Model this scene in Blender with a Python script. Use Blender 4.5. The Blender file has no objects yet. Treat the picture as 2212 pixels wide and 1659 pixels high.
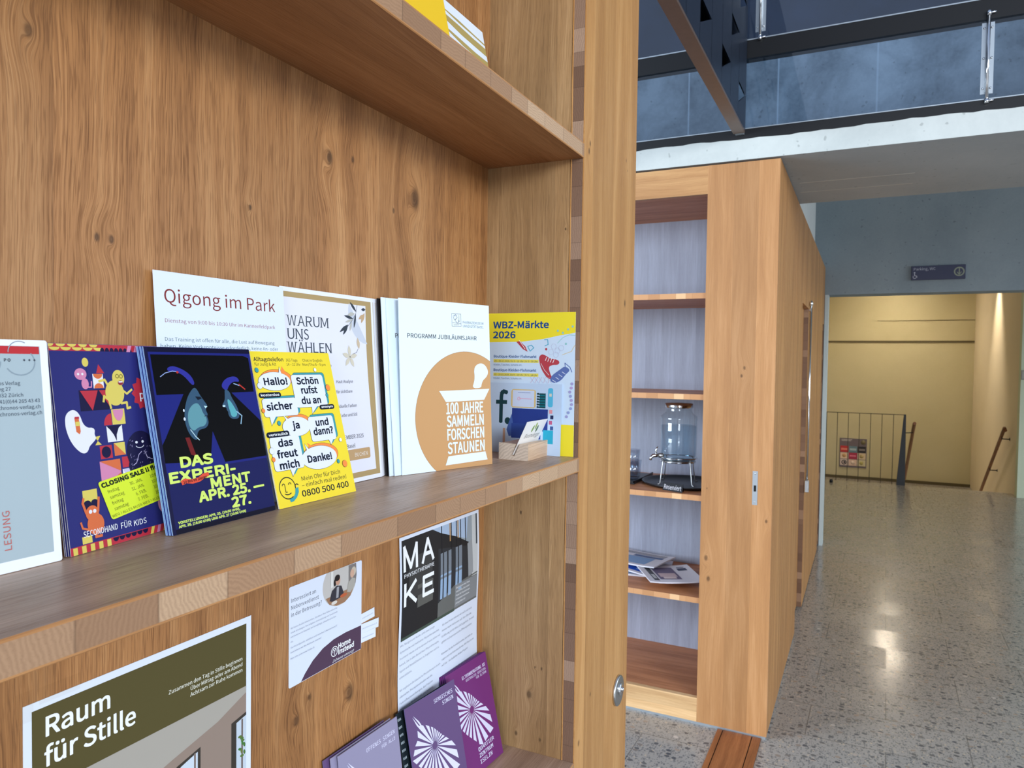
import bpy, bmesh, math, random, os
from mathutils import Matrix, Vector
random.seed(7)
SC = bpy.context.scene
COL = SC.collection
PI = math.pi

# ------------------------------------------------------------------ camera
CAM = Vector((-0.98483, -0.52429, 1.585))
FPX, YAW, PITCH, ROLL = 1568.49, 0.452718, -0.0301156, 0.0139169
def make_camera():
    f = Vector((math.cos(PITCH)*math.cos(YAW), math.cos(PITCH)*math.sin(YAW), math.sin(PITCH)))
    r = f.cross(Vector((0, 0, 1))).normalized()
    u = r.cross(f)
    c, s = math.cos(ROLL), math.sin(ROLL)
    R, U = r*c + u*s, u*c - r*s
    cam = bpy.data.cameras.new('camera')
    ob = bpy.data.objects.new('camera', cam)
    COL.objects.link(ob)
    M = Matrix((R, U, -f)).transposed().to_4x4()
    M.translation = CAM
    ob.matrix_world = M
    cam.sensor_fit = 'HORIZONTAL'
    cam.sensor_width = 36.0
    cam.lens = FPX/2212*36.0
    cam.clip_start = 0.02
    cam.clip_end = 100
    cam.dof.use_dof = True
    cam.dof.focus_distance = 0.78
    cam.dof.aperture_fstop = 22
    SC.camera = ob
make_camera()

# ------------------------------------------------------------------ world, lights, exposure
SC.view_settings.view_transform = 'Standard'
SC.view_settings.look = 'None'
SC.view_settings.gamma = 1.0
SC.view_settings.use_curve_mapping = False
SC.view_settings.exposure = 0.0
SC.cycles.transparent_max_bounces = 24
SC.cycles.max_bounces = 10
def make_world():
    w = bpy.data.worlds.new('world')
    SC.world = w
    w.use_nodes = True
    nt = w.node_tree
    bg = nt.nodes['Background']
    tc = nt.nodes.new('ShaderNodeTexCoord')
    sp = nt.nodes.new('ShaderNodeSeparateXYZ')
    nt.links.new(tc.outputs['Generated'], sp.inputs[0])
    cr = nt.nodes.new('ShaderNodeValToRGB')
    mr = nt.nodes.new('ShaderNodeMapRange')
    mr.inputs[1].default_value = -1; mr.inputs[2].default_value = 1
    nt.links.new(sp.outputs[2], mr.inputs[0])
    nt.links.new(mr.outputs[0], cr.inputs[0])
    e = cr.color_ramp.elements
    e[0].position = 0.0; e[0].color = (0.22, 0.22, 0.23, 1)
    e[1].position = 1.0; e[1].color = (0.38, 0.50, 0.76, 1)
    m = e.new(0.48); m.color = (0.37, 0.40, 0.46, 1)
    m = e.new(0.62); m.color = (0.56, 0.66, 0.84, 1)
    nt.links.new(cr.outputs[0], bg.inputs[0])
    bg.inputs[1].default_value = 0.86
make_world()
def area(name, loc, target, sx, sy, power, color, spread=PI):
    l = bpy.data.lights.new(name, 'AREA')
    l.shape = 'RECTANGLE'; l.size = sx; l.size_y = sy; l.energy = power; l.color = color; l.spread = spread
    o = bpy.data.objects.new(name, l); COL.objects.link(o)
    o.location = loc
    o.rotation_euler = (Vector(target)-Vector(loc)).to_track_quat('-Z', 'Y').to_euler()
    return o
# daylight of the hall's unseen windows, and an added corridor fill
area('window_and_fill_light', (-5.2, -8.2, 3.75), (0.3, 0.0, 1.6), 5.0, 2.0, 700, (0.87, 0.94, 1.0))
area('window_and_fill_light', (-9.0, -2.5, 2.3), (1.8, 0.0, 1.2), 3.0, 2.6, 230, (0.86, 0.93, 1.0))
area('window_and_fill_light', (-2.6, 5.2, 2.2), (2.5, .6, 1.1), 3.0, 2.6, 520, (0.72, 0.86, 1.0))
area('window_and_fill_light', (4.3, -6.8, 2.1), (4.3, 0, 1.9), 4.0, 2.6, 170, (0.80, 0.91, 1.0))  # fill lamp added to brighten the corridor, no window built here
# downlights of the stairwell
def spot(name, loc, target, power, color, angle, blend=0.6, size=0.05):
    l = bpy.data.lights.new(name, 'SPOT')
    l.energy = power; l.color = color; l.spot_size = math.radians(angle); l.spot_blend = blend; l.shadow_soft_size = size
    o = bpy.data.objects.new(name, l); COL.objects.link(o)
    o.location = loc
    o.rotation_euler = (Vector(target)-Vector(loc)).to_track_quat('-Z', 'Y').to_euler()
    return o

# ------------------------------------------------------------------ colour + material helpers
def lin(c):
    r = []
    for v in c[:3]:
        v = v/255.0
        r.append(v/12.92 if v <= 0.04045 else ((v+0.055)/1.055)**2.4)
    return (r[0], r[1], r[2], 1.0)
MATS = {}
def new_mat(name):
    m = bpy.data.materials.new(name); m.use_nodes = True
    return m
class NB:
    """small node-building helper"""
    def __init__(s, m):
        s.m = m; s.nt = m.node_tree; s.bsdf = s.nt.nodes['Principled BSDF']
    def n(s, t, **kw):
        nd = s.nt.nodes.new(t)
        for k, v in kw.items(): setattr(nd, k, v)
        return nd
    def put(s, sock, v):
        if hasattr(v, 'is_output'): s.nt.links.new(v, sock)
        else: sock.default_value = v
    def math(s, op, a, b=None, c=None, clamp=False):
        nd = s.n('ShaderNodeMath', operation=op); nd.use_clamp = clamp
        s.put(nd.inputs[0], a)
        if b is not None: s.put(nd.inputs[1], b)
        if c is not None: s.put(nd.inputs[2], c)
        return nd.outputs[0]
    def pos(s):
        g = s.n('ShaderNodeNewGeometry'); sp = s.n('ShaderNodeSeparateXYZ')
        s.nt.links.new(g.outputs['Position'], sp.inputs[0])
        return sp.outputs[0], sp.outputs[1], sp.outputs[2]
    def xyz(s, a, b, c):
        nd = s.n('ShaderNodeCombineXYZ')
        for i, v in enumerate((a, b, c)): s.put(nd.inputs[i], v)
        return nd.outputs[0]
    def noise(s, vec, scale=1.0, detail=2.0, rough=0.5, dist=0.0):
        nd = s.n('ShaderNodeTexNoise')
        s.put(nd.inputs['Vector'], vec); nd.inputs['Scale'].default_value = scale
        nd.inputs['Detail'].default_value = detail; nd.inputs['Roughness'].default_value = rough
        nd.inputs['Distortion'].default_value = dist
        return nd.outputs['Fac']
    def white(s, vec):
        nd = s.n('ShaderNodeTexWhiteNoise', noise_dimensions='3D'); s.put(nd.inputs['Vector'], vec)
        return nd.outputs['Value'], nd.outputs['Color']
    def ramp(s, fac, stops):
        nd = s.n('ShaderNodeValToRGB'); e = nd.color_ramp.elements
        e[0].position, e[0].color = stops[0][0], stops[0][1]
        e[1].position, e[1].color = stops[-1][0], stops[-1][1]
        for p, c in stops[1:-1]:
            k = e.new(p); k.color = c
        s.put(nd.inputs[0], fac)
        return nd.outputs[0]
    def mix(s, fac, a, b, mode='MIX'):
        nd = s.n('ShaderNodeMix', data_type='RGBA', blend_type=mode)
        s.put(nd.inputs[0], fac); s.put(nd.inputs[6], a); s.put(nd.inputs[7], b)
        return nd.outputs[2]
    def step(s, v, lo, hi):
        nd = s.n('ShaderNodeMapRange'); nd.interpolation_type = 'SMOOTHSTEP'
        s.put(nd.inputs[0], v); nd.inputs[1].default_value = lo; nd.inputs[2].default_value = hi
        return nd.outputs[0]
    def bump(s, h, strength, dist=0.001):
        nd = s.n('ShaderNodeBump'); nd.inputs['Strength'].default_value = strength; nd.inputs['Distance'].default_value = dist
        s.put(nd.inputs['Height'], h); s.nt.links.new(nd.outputs[0], s.bsdf.inputs['Normal'])

def plain(name, rgb, rough=0.5, metal=0.0, spec=0.5, noise=0.0):
    if name in MATS: return MATS[name]
    m = new_mat(name); b = NB(m)
    c = lin(rgb)
    if noise:
        x, y, z = b.pos()
        f = b.noise(b.xyz(x, y, z), 40, 3, 0.6)
        col = b.mix(f, tuple(v*(1-noise) for v in c[:3])+(1,), tuple(min(1, v*(1+noise)) for v in c[:3])+(1,))
        b.nt.links.new(col, b.bsdf.inputs['Base Color'])
    else:
        b.bsdf.inputs['Base Color'].default_value = c
    b.bsdf.inputs['Roughness'].default_value = rough
    b.bsdf.inputs['Metallic'].default_value = metal
    b.bsdf.inputs['Specular IOR Level'].default_value = spec
    MATS[name] = m
    return m
def ink(rgb):
    """printed colour on paper"""
    lum = max(rgb)/255.0
    return plain('ink_%02x%02x%02x' % tuple(int(v) for v in rgb), rgb, 0.48, 0, 0.10+0.22*lum)

AX = {'x': 0, 'y': 1, 'z': 2}
def oak(name, light, mid, dark, grain='z', across='x', planks=0.12, seams=None, knots=(), rough=0.42,
        pore=0.55, seamdark=0.2, tint=0.16, off=0.0, coat=0.0, wobble=0.0022, con=0.55):
    """oiled oak: staves with their own tone, flowing grain, dark open pores, optional knots (across, along, radius)"""
    if name in MATS: return MATS[name]
    m = new_mat(name); b = NB(m)
    P = b.pos()
    u = P[AX[grain]]; v0 = P[AX[across]]
    w = P[3-AX[grain]-AX[across]]
    if seams is not None:
        idx = None; edge = None
        for sx in seams:
            st = b.math('GREATER_THAN', v0, sx)
            idx = st if idx is None else b.math('ADD', idx, st)
            d = b.math('ABSOLUTE', b.math('SUBTRACT', v0, sx))
            edge = d if edge is None else b.math('MINIMUM', edge, d)
    else:
        q = b.math('DIVIDE', b.math('ADD', v0, off), planks)
        idx = b.math('FLOOR', q)
        fr = b.math('FRACT', q)
        edge = b.math('MULTIPLY', b.math('MINIMUM', fr, b.math('SUBTRACT', 1.0, fr)), planks)
    rnd, rcol = b.white(b.xyz(idx, 3.3, 7.7))
    rsh = b.math('MULTIPLY', rnd, 17.0)
    warp = b.noise(b.xyz(b.math('ADD', b.math('MULTIPLY', v0, 9.0), rsh), b.math('MULTIPLY', u, 2.2), w), 1.0, 2.0, 0.5)
    v = b.math('ADD', v0, b.math('MULTIPLY', b.math('SUBTRACT', warp, 0.5), 0.035))
    # knots push the grain sideways around them
    kd = None
    for (kv, ku, kr) in knots:
        dv = b.math('SUBTRACT', v0, kv); du = b.math('SUBTRACT', u, ku)
        r2 = b.math('ADD', b.math('MULTIPLY', dv, dv), b.math('MULTIPLY', b.math('MULTIPLY', du, du), 0.38))
        g = b.math('POWER', 2.718, b.math('MULTIPLY', r2, -1.0/(kr*kr*9)))
        v = b.math('ADD', v, b.math('MULTIPLY', g, b.math('MULTIPLY', dv, -0.6)))
        rr = b.math('SQRT', r2)
        v = b.math('ADD', v, b.math('MULTIPLY', g, b.math('MULTIPLY', rr, 0.75)))
        k = b.math('POWER', 2.718, b.math('MULTIPLY', r2, -1.0/(kr*kr*.45)))
        kd = k if kd is None else b.math('MAXIMUM', kd, k)
    wob = b.noise(b.xyz(b.math('ADD', b.math('MULTIPLY', v0, 28.0), rsh), b.math('MULTIPLY', u, 26.0), w), 1.0, 1.0)
    v = b.math('ADD', v, b.math('MULTIPLY', b.math('SUBTRACT', wob, 0.5), wobble))
    # broad tone, fine fibre lines, short open pores
    fig = b.noise(b.xyz(b.math('ADD', b.math('MULTIPLY', v, 26.0), rsh), b.math('MULTIPLY', u, 1.6), b.math('MULTIPLY', w, 15)), 1.0, 3.0, 0.6, 0.2)
    fine = b.noise(b.xyz(b.math('ADD', b.math('MULTIPLY', v, 760.0), rsh), b.math('MULTIPLY', u, 6.0), b.math('MULTIPLY', w, 100)), 1.0, 3.0, 0.65)
    ringn = b.noise(b.xyz(b.math('ADD', b.math('MULTIPLY', v, 330.0), rsh), b.math('MULTIPLY', u, 3.2), b.math('MULTIPLY', w, 60)), 1.0, 2.5, 0.55)
    rline = b.math('SUBTRACT', 1.0, b.step(b.math('ABSOLUTE', b.math('SUBTRACT', ringn, 0.5)), 0.0, 0.055))
    pores = b.noise(b.xyz(b.math('ADD', b.math('MULTIPLY', v, 900.0), rsh), b.math('MULTIPLY', u, 30.0), b.math('MULTIPLY', w, 200)), 1.0, 2.0, 0.55)
    pmask = b.step(pores, 0.50, 0.62)
    zone = b.step(fig, 0.30, 0.70)
    pm = b.math('MULTIPLY', b.math('MAXIMUM', b.math('MULTIPLY', pmask, 0.8), b.math('MULTIPLY', rline, b.math('ADD', 0.35, b.math('MULTIPLY', pmask, 0.65)))), b.math('ADD', b.math('MULTIPLY', zone, 0.5), 0.5))
    col = b.ramp(b.math('ADD', b.math('MULTIPLY', fig, 0.55), b.math('MULTIPLY', fine, 0.45)),
                 [(0.36, lin(light)), (0.50, lin(mid)), (0.66, lin([a*(1-con)+c*con for a, c in zip(mid, dark)]))])
    col = b.mix(b.math('MULTIPLY', pm, pore), col, lin(dark))
    # tone of each stave
    tn = b.math('ADD', 1.0-tint*0.5, b.math('MULTIPLY', rnd, tint))
    cc = b.n('ShaderNodeCombineColor')
    for i in range(3): b.put(cc.inputs[i], tn)
    col = b.mix(1.0, col, cc.outputs[0], 'MULTIPLY')
    if kd is not None:
        ring = b.noise(b.xyz(b.math('MULTIPLY', v, 300.0), b.math('MULTIPLY', u, 60.0), 0.0), 1.0, 2.0, 0.5)
        km = b.step(kd, 0.12, 0.85)
        kk = b.math('MULTIPLY', km, b.math('ADD', 0.45, b.math('MULTIPLY', ring, 0.75)), clamp=True)
        col = b.mix(b.math('MULTIPLY', kk, 0.85), col, lin([c*0.55 for c in dark]))
    sm = b.math('SUBTRACT', 1.0, b.step(edge, 0.0002, 0.0009))
    col = b.mix(b.math('MULTIPLY', sm, seamdark), col, lin([c*0.6 for c in dark]))
    b.nt.links.new(col, b.bsdf.inputs['Base Color'])
    rg = b.math('ADD', rough, b.math('MULTIPLY', pm, 0.2))
    b.put(b.bsdf.inputs['Roughness'], rg)
    b.bsdf.inputs['Specular IOR Level'].default_value = 0.4
    if coat:
        b.bsdf.inputs['Coat Weight'].default_value = coat
        b.bsdf.inputs['Coat Roughness'].default_value = 0.25
    b.bump(b.math('SUBTRACT', b.math('MULTIPLY', fine, 0.3), pm), 0.12, 0.0005)
    MATS[name] = m
    return m

def endgrain(name, light, mid, dark, along='x', other='z', size=0.045, rings=0.0031, contrast=0.5):
    """glued blocks of end grain in the core layer of a three-layer board"""
    if name in MATS: return MATS[name]
    m = new_mat(name); b = NB(m)
    P = b.pos(); u = P[AX[along]]; v = P[AX[other]]
    vo = b.n('ShaderNodeTexVoronoi', voronoi_dimensions='1D', feature='F1')
    b.put(vo.inputs['W'], b.math('DIVIDE', u, size)); vo.inputs['Scale'].default_value = 1.0
    ed = b.n('ShaderNodeTexVoronoi', voronoi_dimensions='1D', feature='DISTANCE_TO_EDGE')
    b.put(ed.inputs['W'], b.math('DIVIDE', u, size)); ed.inputs['Scale'].default_value = 1.0
    sc = b.n('ShaderNodeSeparateColor'); b.nt.links.new(vo.outputs['Color'], sc.inputs[0])
    r, g, bl = sc.outputs
    cx = b.math('ADD', b.math('MULTIPLY', vo.outputs['W'], size), b.math('MULTIPLY', b.math('SUBTRACT', g, 0.5), 0.22))
    dx = b.math('SUBTRACT', u, cx)
    dv = b.math('SUBTRACT', b.math('SUBTRACT', v, b.math('FLOOR', v)), b.math('MULTIPLY', bl, 1.0))
    dv = b.math('ADD', b.math('MULTIPLY', b.math('SUBTRACT', bl, 0.5), 0.12), b.math('FRACT', v))
    dist = b.math('SQRT', b.math('ADD', b.math('MULTIPLY', dx, dx), b.math('MULTIPLY', b.math('SUBTRACT', dv, 0.45), b.math('SUBTRACT', dv, 0.45))))
    nz = b.noise(b.xyz(b.math('MULTIPLY', u, 120), b.math('MULTIPLY', v, 120), r), 1.0, 2.0)
    ring = b.math('SINE', b.math('MULTIPLY', b.math('ADD', dist, b.math('MULTIPLY', nz, 0.006)), 2*PI/rings))
    rg = b.math('ADD', 0.5, b.math('MULTIPLY', ring, 0.5))
    speck = b.noise(b.xyz(b.math('MULTIPLY', u, 900), b.math('MULTIPLY', v, 900), P[1]), 1.0, 1.0)
    sp = b.step(speck, 0.56, 0.7)
    base = b.ramp(r, [(0.0, lin(light)), (0.45, lin(mid)), (0.75, lin(mid)), (1.0, lin([(a*0.55+c*0.45) for a, c in zip(mid, dark)]))])
    col = b.mix(b.math('MULTIPLY', b.math('ADD', b.math('MULTIPLY', rg, 0.65), b.math('MULTIPLY', sp, 0.35)), contrast), base, lin(dark))
    e = b.math('SUBTRACT', 1.0, b.step(ed.outputs['Distance'], 0.004, 0.02))
    col = b.mix(b.math('MULTIPLY', e, 0.35), col, lin([c*0.6 for c in dark]))
    b.nt.links.new(col, b.bsdf.inputs['Base Color'])
    b.bsdf.inputs['Roughness'].default_value = 0.5
    b.bsdf.inputs['Specular IOR Level'].default_value = 0.35
    MATS[name] = m
    return m

def concrete(name, a, c, scale=1.6, rough=0.7, seam=None, pits=0.35):
    if name in MATS: return MATS[name]
    m = new_mat(name); b = NB(m)
    x, y, z = b.pos()
    f = b.noise(b.xyz(x, y, z), scale, 5, 0.62, 0.4)
    g = b.noise(b.xyz(x, y, z), 55, 3, 0.6)
    p = b.step(b.noise(b.xyz(x, y, z), 38, 1, 0.5), 0.72, 0.76)
    col = b.ramp(b.math('ADD', b.math('MULTIPLY', f, 0.85), b.math('MULTIPLY', g, 0.15)), [(0.34, lin(a)), (0.66, lin(c))])
    col = b.mix(b.math('MULTIPLY', p, pits), col, lin([v*0.5 for v in a]))
    if seam:
        ax, pitch, offv = seam
        q = b.math('FRACT', b.math('DIVIDE', b.math('ADD', P3(b, x, y, z)[AX[ax]], offv), pitch))
        e = b.math('MULTIPLY', b.math('MINIMUM', q, b.math('SUBTRACT', 1.0, q)), pitch)
        k = b.math('SUBTRACT', 1.0, b.step(e, 0.002, 0.006))
        idx = b.math('FLOOR', b.math('DIVIDE', b.math('ADD', P3(b, x, y, z)[AX[ax]], offv), pitch))
        rv, _ = b.white(b.xyz(idx, 1.5, 2.5))
        cc = b.n('ShaderNodeCombineColor'); t = b.math('ADD', 0.86, b.math('MULTIPLY', rv, 0.28))
        for i in range(3): b.put(cc.inputs[i], t)
        col = b.mix(1.0, col, cc.outputs[0], 'MULTIPLY')
        col = b.mix(b.math('MULTIPLY', k, 0.5), col, lin([min(255, v*1.25) for v in c]))
    b.nt.links.new(col, b.bsdf.inputs['Base Color'])
    b.bsdf.inputs['Roughness'].default_value = rough
    b.bump(b.math('ADD', g, b.math('MULTIPLY', p, -1.0)), 0.2, 0.002)
    MATS[name] = m
    return m
def P3(b, x, y, z): return (x, y, z)

def terrazzo():
    m = new_mat('terrazzo'); b = NB(m)
    x, y, z = b.pos()
    row = b.math('FLOOR', b.math('DIVIDE', b.math('SUBTRACT', x, 2.345), 0.311))
    half = b.math('MULTIPLY', b.math('MODULO', b.math('ABSOLUTE', row), 2.0), 0.31)
    yy = b.math('DIVIDE', b.math('ADD', b.math('ADD', y, 0.975), half), 0.62)
    yy = b.math('ADD', yy, b.math('MULTIPLY', b.math('SUBTRACT', x, 3.5), 0.036))
    cell = b.math('FLOOR', yy)
    fx = b.math('FRACT', b.math('DIVIDE', b.math('SUBTRACT', x, 2.345), 0.311))
    fy = b.math('FRACT', yy)
    ex = b.math('MULTIPLY', b.math('MINIMUM', fx, b.math('SUBTRACT', 1.0, fx)), 0.311)
    ey = b.math('MULTIPLY', b.math('MINIMUM', fy, b.math('SUBTRACT', 1.0, fy)), 0.62)
    e = b.math('SUBTRACT', 1.0, b.step(b.math('MINIMUM', ex, ey), 0.001, 0.0035))
    rv, rc = b.white(b.xyz(row, cell, 4.2))
    # chips, three sizes
    def chips(scale, lo, hi, dim):
        wv = b.noise(b.xyz(x, y, 0.0), scale*0.7, 2, 0.5)
        vo = b.n('ShaderNodeTexVoronoi', voronoi_dimensions='2D', feature='F1')
        b.put(vo.inputs['Vector'], b.xyz(b.math('ADD', x, b.math('MULTIPLY', wv, 0.5/scale)), b.math('MULTIPLY', y, dim), 0.0))
        vo.inputs['Scale'].default_value = scale
        sc = b.n('ShaderNodeSeparateColor'); b.nt.links.new(vo.outputs['Color'], sc.inputs[0])
        shape = b.math('SUBTRACT', 1.0, b.step(vo.outputs['Distance'], lo, hi))
        return shape, sc.outputs[0], sc.outputs[1]
    s1, r1, g1 = chips(62, 0.36, 0.46, 1.5)
    s2, r2, g2 = chips(120, 0.30, 0.42, 1.2)
    s3, r3, g3 = chips(40, 0.30, 0.40, 0.8)
    base = b.mix(b.noise(b.xyz(x, y, z), 3.0, 3), lin((158, 153, 145)), lin((172, 166, 157)))
    c1 = b.ramp(r1, [(0.0, lin((100, 101, 102))), (0.34, lin((122, 121, 119))), (0.5, lin((158, 152, 144))), (0.85, lin((176, 168, 156))), (0.97, lin((200, 180, 155)))])
    col = b.mix(b.math('MULTIPLY', s1, b.math('MULTIPLY', b.math('LESS_THAN', g1, 0.62), 0.8)), base, c1)
    c2 = b.ramp(r2, [(0.0, lin((104, 104, 104))), (0.5, lin((136, 132, 126))), (1.0, lin((180, 172, 162)))])
    col = b.mix(b.math('MULTIPLY', s2, b.math('LESS_THAN', g2, 0.42)), col, c2)
    c3 = b.ramp(r3, [(0.0, lin((84, 86, 90))), (0.6, lin((112, 110, 107))), (0.9, lin((172, 152, 134))), (1.0, lin((204, 194, 184)))])
    col = b.mix(b.math('MULTIPLY', s3, b.math('LESS_THAN', g3, 0.22)), col, c3)
    col = b.mix(b.math('MULTIPLY', e, 0.55), col, lin((70, 66, 62)))
    b.nt.links.new(col, b.bsdf.inputs['Base Color'])
    b.put(b.bsdf.inputs['Roughness'], b.math('ADD', 0.13, b.math('MULTIPLY', rv, 0.15)))
    b.bsdf.inputs['Specular IOR Level'].default_value = 0.5
    g = b.n('ShaderNodeNewGeometry')
    va = b.n('ShaderNodeVectorMath', operation='MULTIPLY_ADD')
    b.nt.links.new(rc, va.inputs[0]); va.inputs[1].default_value = (0.022, 0.022, 0.0); va.inputs[2].default_value = (-0.011, -0.011, 0.0)
    ad = b.n('ShaderNodeVectorMath', operation='ADD')
    b.nt.links.new(g.outputs['Normal'], ad.inputs[0]); b.nt.links.new(va.outputs[0], ad.inputs[1])
    nn = b.n('ShaderNodeVectorMath', operation='NORMALIZE'); b.nt.links.new(ad.outputs[0], nn.inputs[0])
    b.nt.links.new(nn.outputs[0], b.bsdf.inputs['Normal'])
    return m

def glass_mat(name, tint=(0.93, 0.97, 0.98), refl=0.06, rough=0.03):
    """thin clear pane: mostly see-through with a Fresnel reflection"""
    if name in MATS: return MATS[name]
    m = bpy.data.materials.new(name); m.use_nodes = True
    nt = m.node_tree; nt.nodes.clear()
    out = nt.nodes.new('ShaderNodeOutputMaterial'); mx = nt.nodes.new('ShaderNodeMixShader')
    tr = nt.nodes.new('ShaderNodeBsdfTransparent'); tr.inputs[0].default_value = tint+(1,)
    gl = nt.nodes.new('ShaderNodeBsdfGlossy'); gl.inputs['Roughness'].default_value = rough
    fr = nt.nodes.new('ShaderNodeFresnel'); fr.inputs[0].default_value = 1.5
    ad = nt.nodes.new('ShaderNodeMath'); ad.operation = 'ADD'; ad.inputs[1].default_value = refl; ad.use_clamp = True
    ge = nt.nodes.new('ShaderNodeNewGeometry'); iv = nt.nodes.new('ShaderNodeMath'); iv.operation = 'SUBTRACT'; iv.inputs[0].default_value = 1.0
    mu = nt.nodes.new('ShaderNodeMath'); mu.operation = 'MULTIPLY'
    nt.links.new(ge.outputs['Backfacing'], iv.inputs[1]); nt.links.new(fr.outputs[0], ad.inputs[0])
    nt.links.new(ad.outputs[0], mu.inputs[0]); nt.links.new(iv.outputs[0], mu.inputs[1]); nt.links.new(mu.outputs[0], mx.inputs[0])
    nt.links.new(tr.outputs[0], mx.inputs[1]); nt.links.new(gl.outputs[0], mx.inputs[2]); nt.links.new(mx.outputs[0], out.inputs[0])
    MATS[name] = m
    return m

# ------------------------------------------------------------------ object helpers
def thing(name, label, cat, loc=(0, 0, 0), group=None):
    o = bpy.data.objects.new(name, None); COL.objects.link(o)
    o.empty_display_size = 0.05
    o.location = loc; tag(o, label, cat, group)
    return o
def tag(o, label, cat, group=None):
    o['label'] = label; o['category'] = cat
    if group: o['group'] = group
    return o
class MB:
    """collects shapes in world coordinates; build() links them as ONE mesh object"""
    def __init__(s): s.bm = bmesh.new(); s.mats = []
    def mi(s, m):
        if m not in s.mats: s.mats.append(m)
        return s.mats.index(m)
    def face(s, pts, m, smooth=False):
        try:
            f = s.bm.faces.new([s.bm.verts.new(p) for p in pts])
        except ValueError:
            return None
        f.material_index = s.mi(m); f.smooth = smooth
        return f
    def hexa(s, c, m):
        """8 corners: bottom ring 0-3, top ring 4-7"""
        v = [s.bm.verts.new(p) for p in c]; k = s.mi(m); r = []
        for q in ((3, 2, 1, 0), (4, 5, 6, 7), (0, 1, 5, 4), (1, 2, 6, 5), (2, 3, 7, 6), (3, 0, 4, 7)):
            f = s.bm.faces.new([v[i] for i in q]); f.material_index = k; r.append(f)
        return r
    def box(s, a, b, m, bevel=0.0, seg=2):
        x0, y0, z0 = [min(p, q) for p, q in zip(a, b)]; x1, y1, z1 = [max(p, q) for p, q in zip(a, b)]
        fs = s.hexa([(x0, y0, z0), (x1, y0, z0), (x1, y1, z0), (x0, y1, z0), (x0, y0, z1), (x1, y0, z1), (x1, y1, z1), (x0, y1, z1)], m)
        if bevel:
            es = list({e for f in fs for e in f.edges})
            bmesh.ops.bevel(s.bm, geom=es, offset=bevel, segments=seg, affect='EDGES', profile=0.5)
    def tube(s, pts, r, m, n=10, closed=False, caps=True):
        """round bar along a polyline (r may be a list)"""
        pts = [Vector(p) for p in pts]; rings = []; k = s.mi(m); N = len(pts)
        rr = r if isinstance(r, (list, tuple)) else [r]*N
        up = None
        for i, p in enumerate(pts):
            if closed: d = pts[(i+1) % N]-pts[i-1]
            else: d = pts[min(i+1, N-1)]-pts[max(i-1, 0)]
            d.normalize()
            if up is None:
                up = Vector((0, 0, 1)) if abs(d.z) < 0.9 else Vector((1, 0, 0))
            a = d.cross(up).normalized(); bb = a.cross(d).normalized(); up = bb
            rings.append([s.bm.verts.new(p+(a*math.cos(t)+bb*math.sin(t))*rr[i]) for t in [2*PI*j/n for j in range(n)]])
        for i in range(N if closed else N-1):
            A, B = rings[i], rings[(i+1) % N]
            for j in range(n):
                f = s.bm.faces.new((A[j], A[(j+1) % n], B[(j+1) % n], B[j])); f.material_index = k; f.smooth = True
        if caps and not closed:
            f = s.bm.faces.new(list(reversed(rings[0]))); f.material_index = k
            f = s.bm.faces.new(rings[-1]); f.material_index = k
    def lathe(s, prof, centre, m, n=40, axis='z', smooth=True):
        """revolve (r, h) profile; axis z (up) or y (towards -y)"""
        k = s.mi(m); c = Vector(centre); rings = []
        for r, h in prof:
            ring = []
            for j in range(n if r > 1e-6 else 1):
                t = 2*PI*j/n
                if axis == 'z': p = c+Vector((r*math.cos(t), r*math.sin(t), h))
                elif axis == 'y': p = c+Vector((r*math.cos(t), -h, r*math.sin(t)))
                else: p = c+Vector((-h, r*math.cos(t), r*math.sin(t)))
                ring.append(s.bm.verts.new(p))
            rings.append(ring)
        for A, B in zip(rings, rings[1:]):
            for j in range(n):
                q = [A[j % len(A)], A[(j+1) % len(A)], B[(j+1) % len(B)], B[j % len(B)]]
                q = [v for i, v in enumerate(q) if v not in q[:i]]
                if len(q) < 3: continue
                f = s.bm.faces.new(q); f.material_index = k; f.smooth = smooth
    def build(s, name, parent=None, recalc=True, loc=None, kind=None):
        if recalc: bmesh.ops.recalc_face_normals(s.bm, faces=s.bm.faces[:])
        o0 = Vector(loc) if loc is not None else Vector((0, 0, 0))
        if parent is not None:
            pw = Vector((0, 0, 0)); q = parent
            while q is not None: pw += q.location; q = q.parent
            o0 = pw
        for v in s.bm.verts: v.co -= o0
        me = bpy.data.meshes.new(name); s.bm.to_mesh(me); s.bm.free()
        for m in s.mats: me.materials.append(m)
        o = bpy.data.objects.new(name, me); COL.objects.link(o)
        if parent is not None: o.parent = parent
        else: o.location = o0
        if kind: o['kind'] = kind
        return o

# ------------------------------------------------------------------ materials
M_BACK = oak('oak_back', (194, 144, 94), (170, 118, 70), (104, 64, 32), 'z', 'x',
             seams=[-1.5, -1.38, -1.27, -1.16, -1.06, -0.95, -0.85, -0.76, -0.66, -0.563, -0.487, -0.383, -0.275, -0.127, -0.02],
             knots=[(-.198, 1.792, .014), (-.363, 1.802, .008), (-.324, 1.81, .004), (-.627, 1.675, .0035), (-.615, 1.675, .0035),
                    (-.676, 1.809, .005), (-.475, 1.727, .003), (-.245, 1.768, .0035), (-.41, 1.208, .006), (-.323, 1.203, .011), (-.39, 1.225, .004)],
             pore=0.8)
M_SIDE = oak('oak_side', (192, 156, 112), (168, 132, 90), (114, 84, 52), 'z', 'y', seams=[-.11, -.02],
             knots=[(-.081, 1.085, .006), (-.101, 1.128, .0025), (-.09, 1.128, .002), (-.063, 1.359, .003), (-.128, 1.779, .002), (-.06, 1.021, .004), (-.1, 1.02, .003)], pore=0.5, con=.45)
M_SHELF = oak('oak_shelf', (194, 164, 140), (174, 144, 120), (120, 94, 76), 'x', 'y', planks=0.4, off=0.2, pore=0.38, rough=0.36, con=.4)
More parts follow.
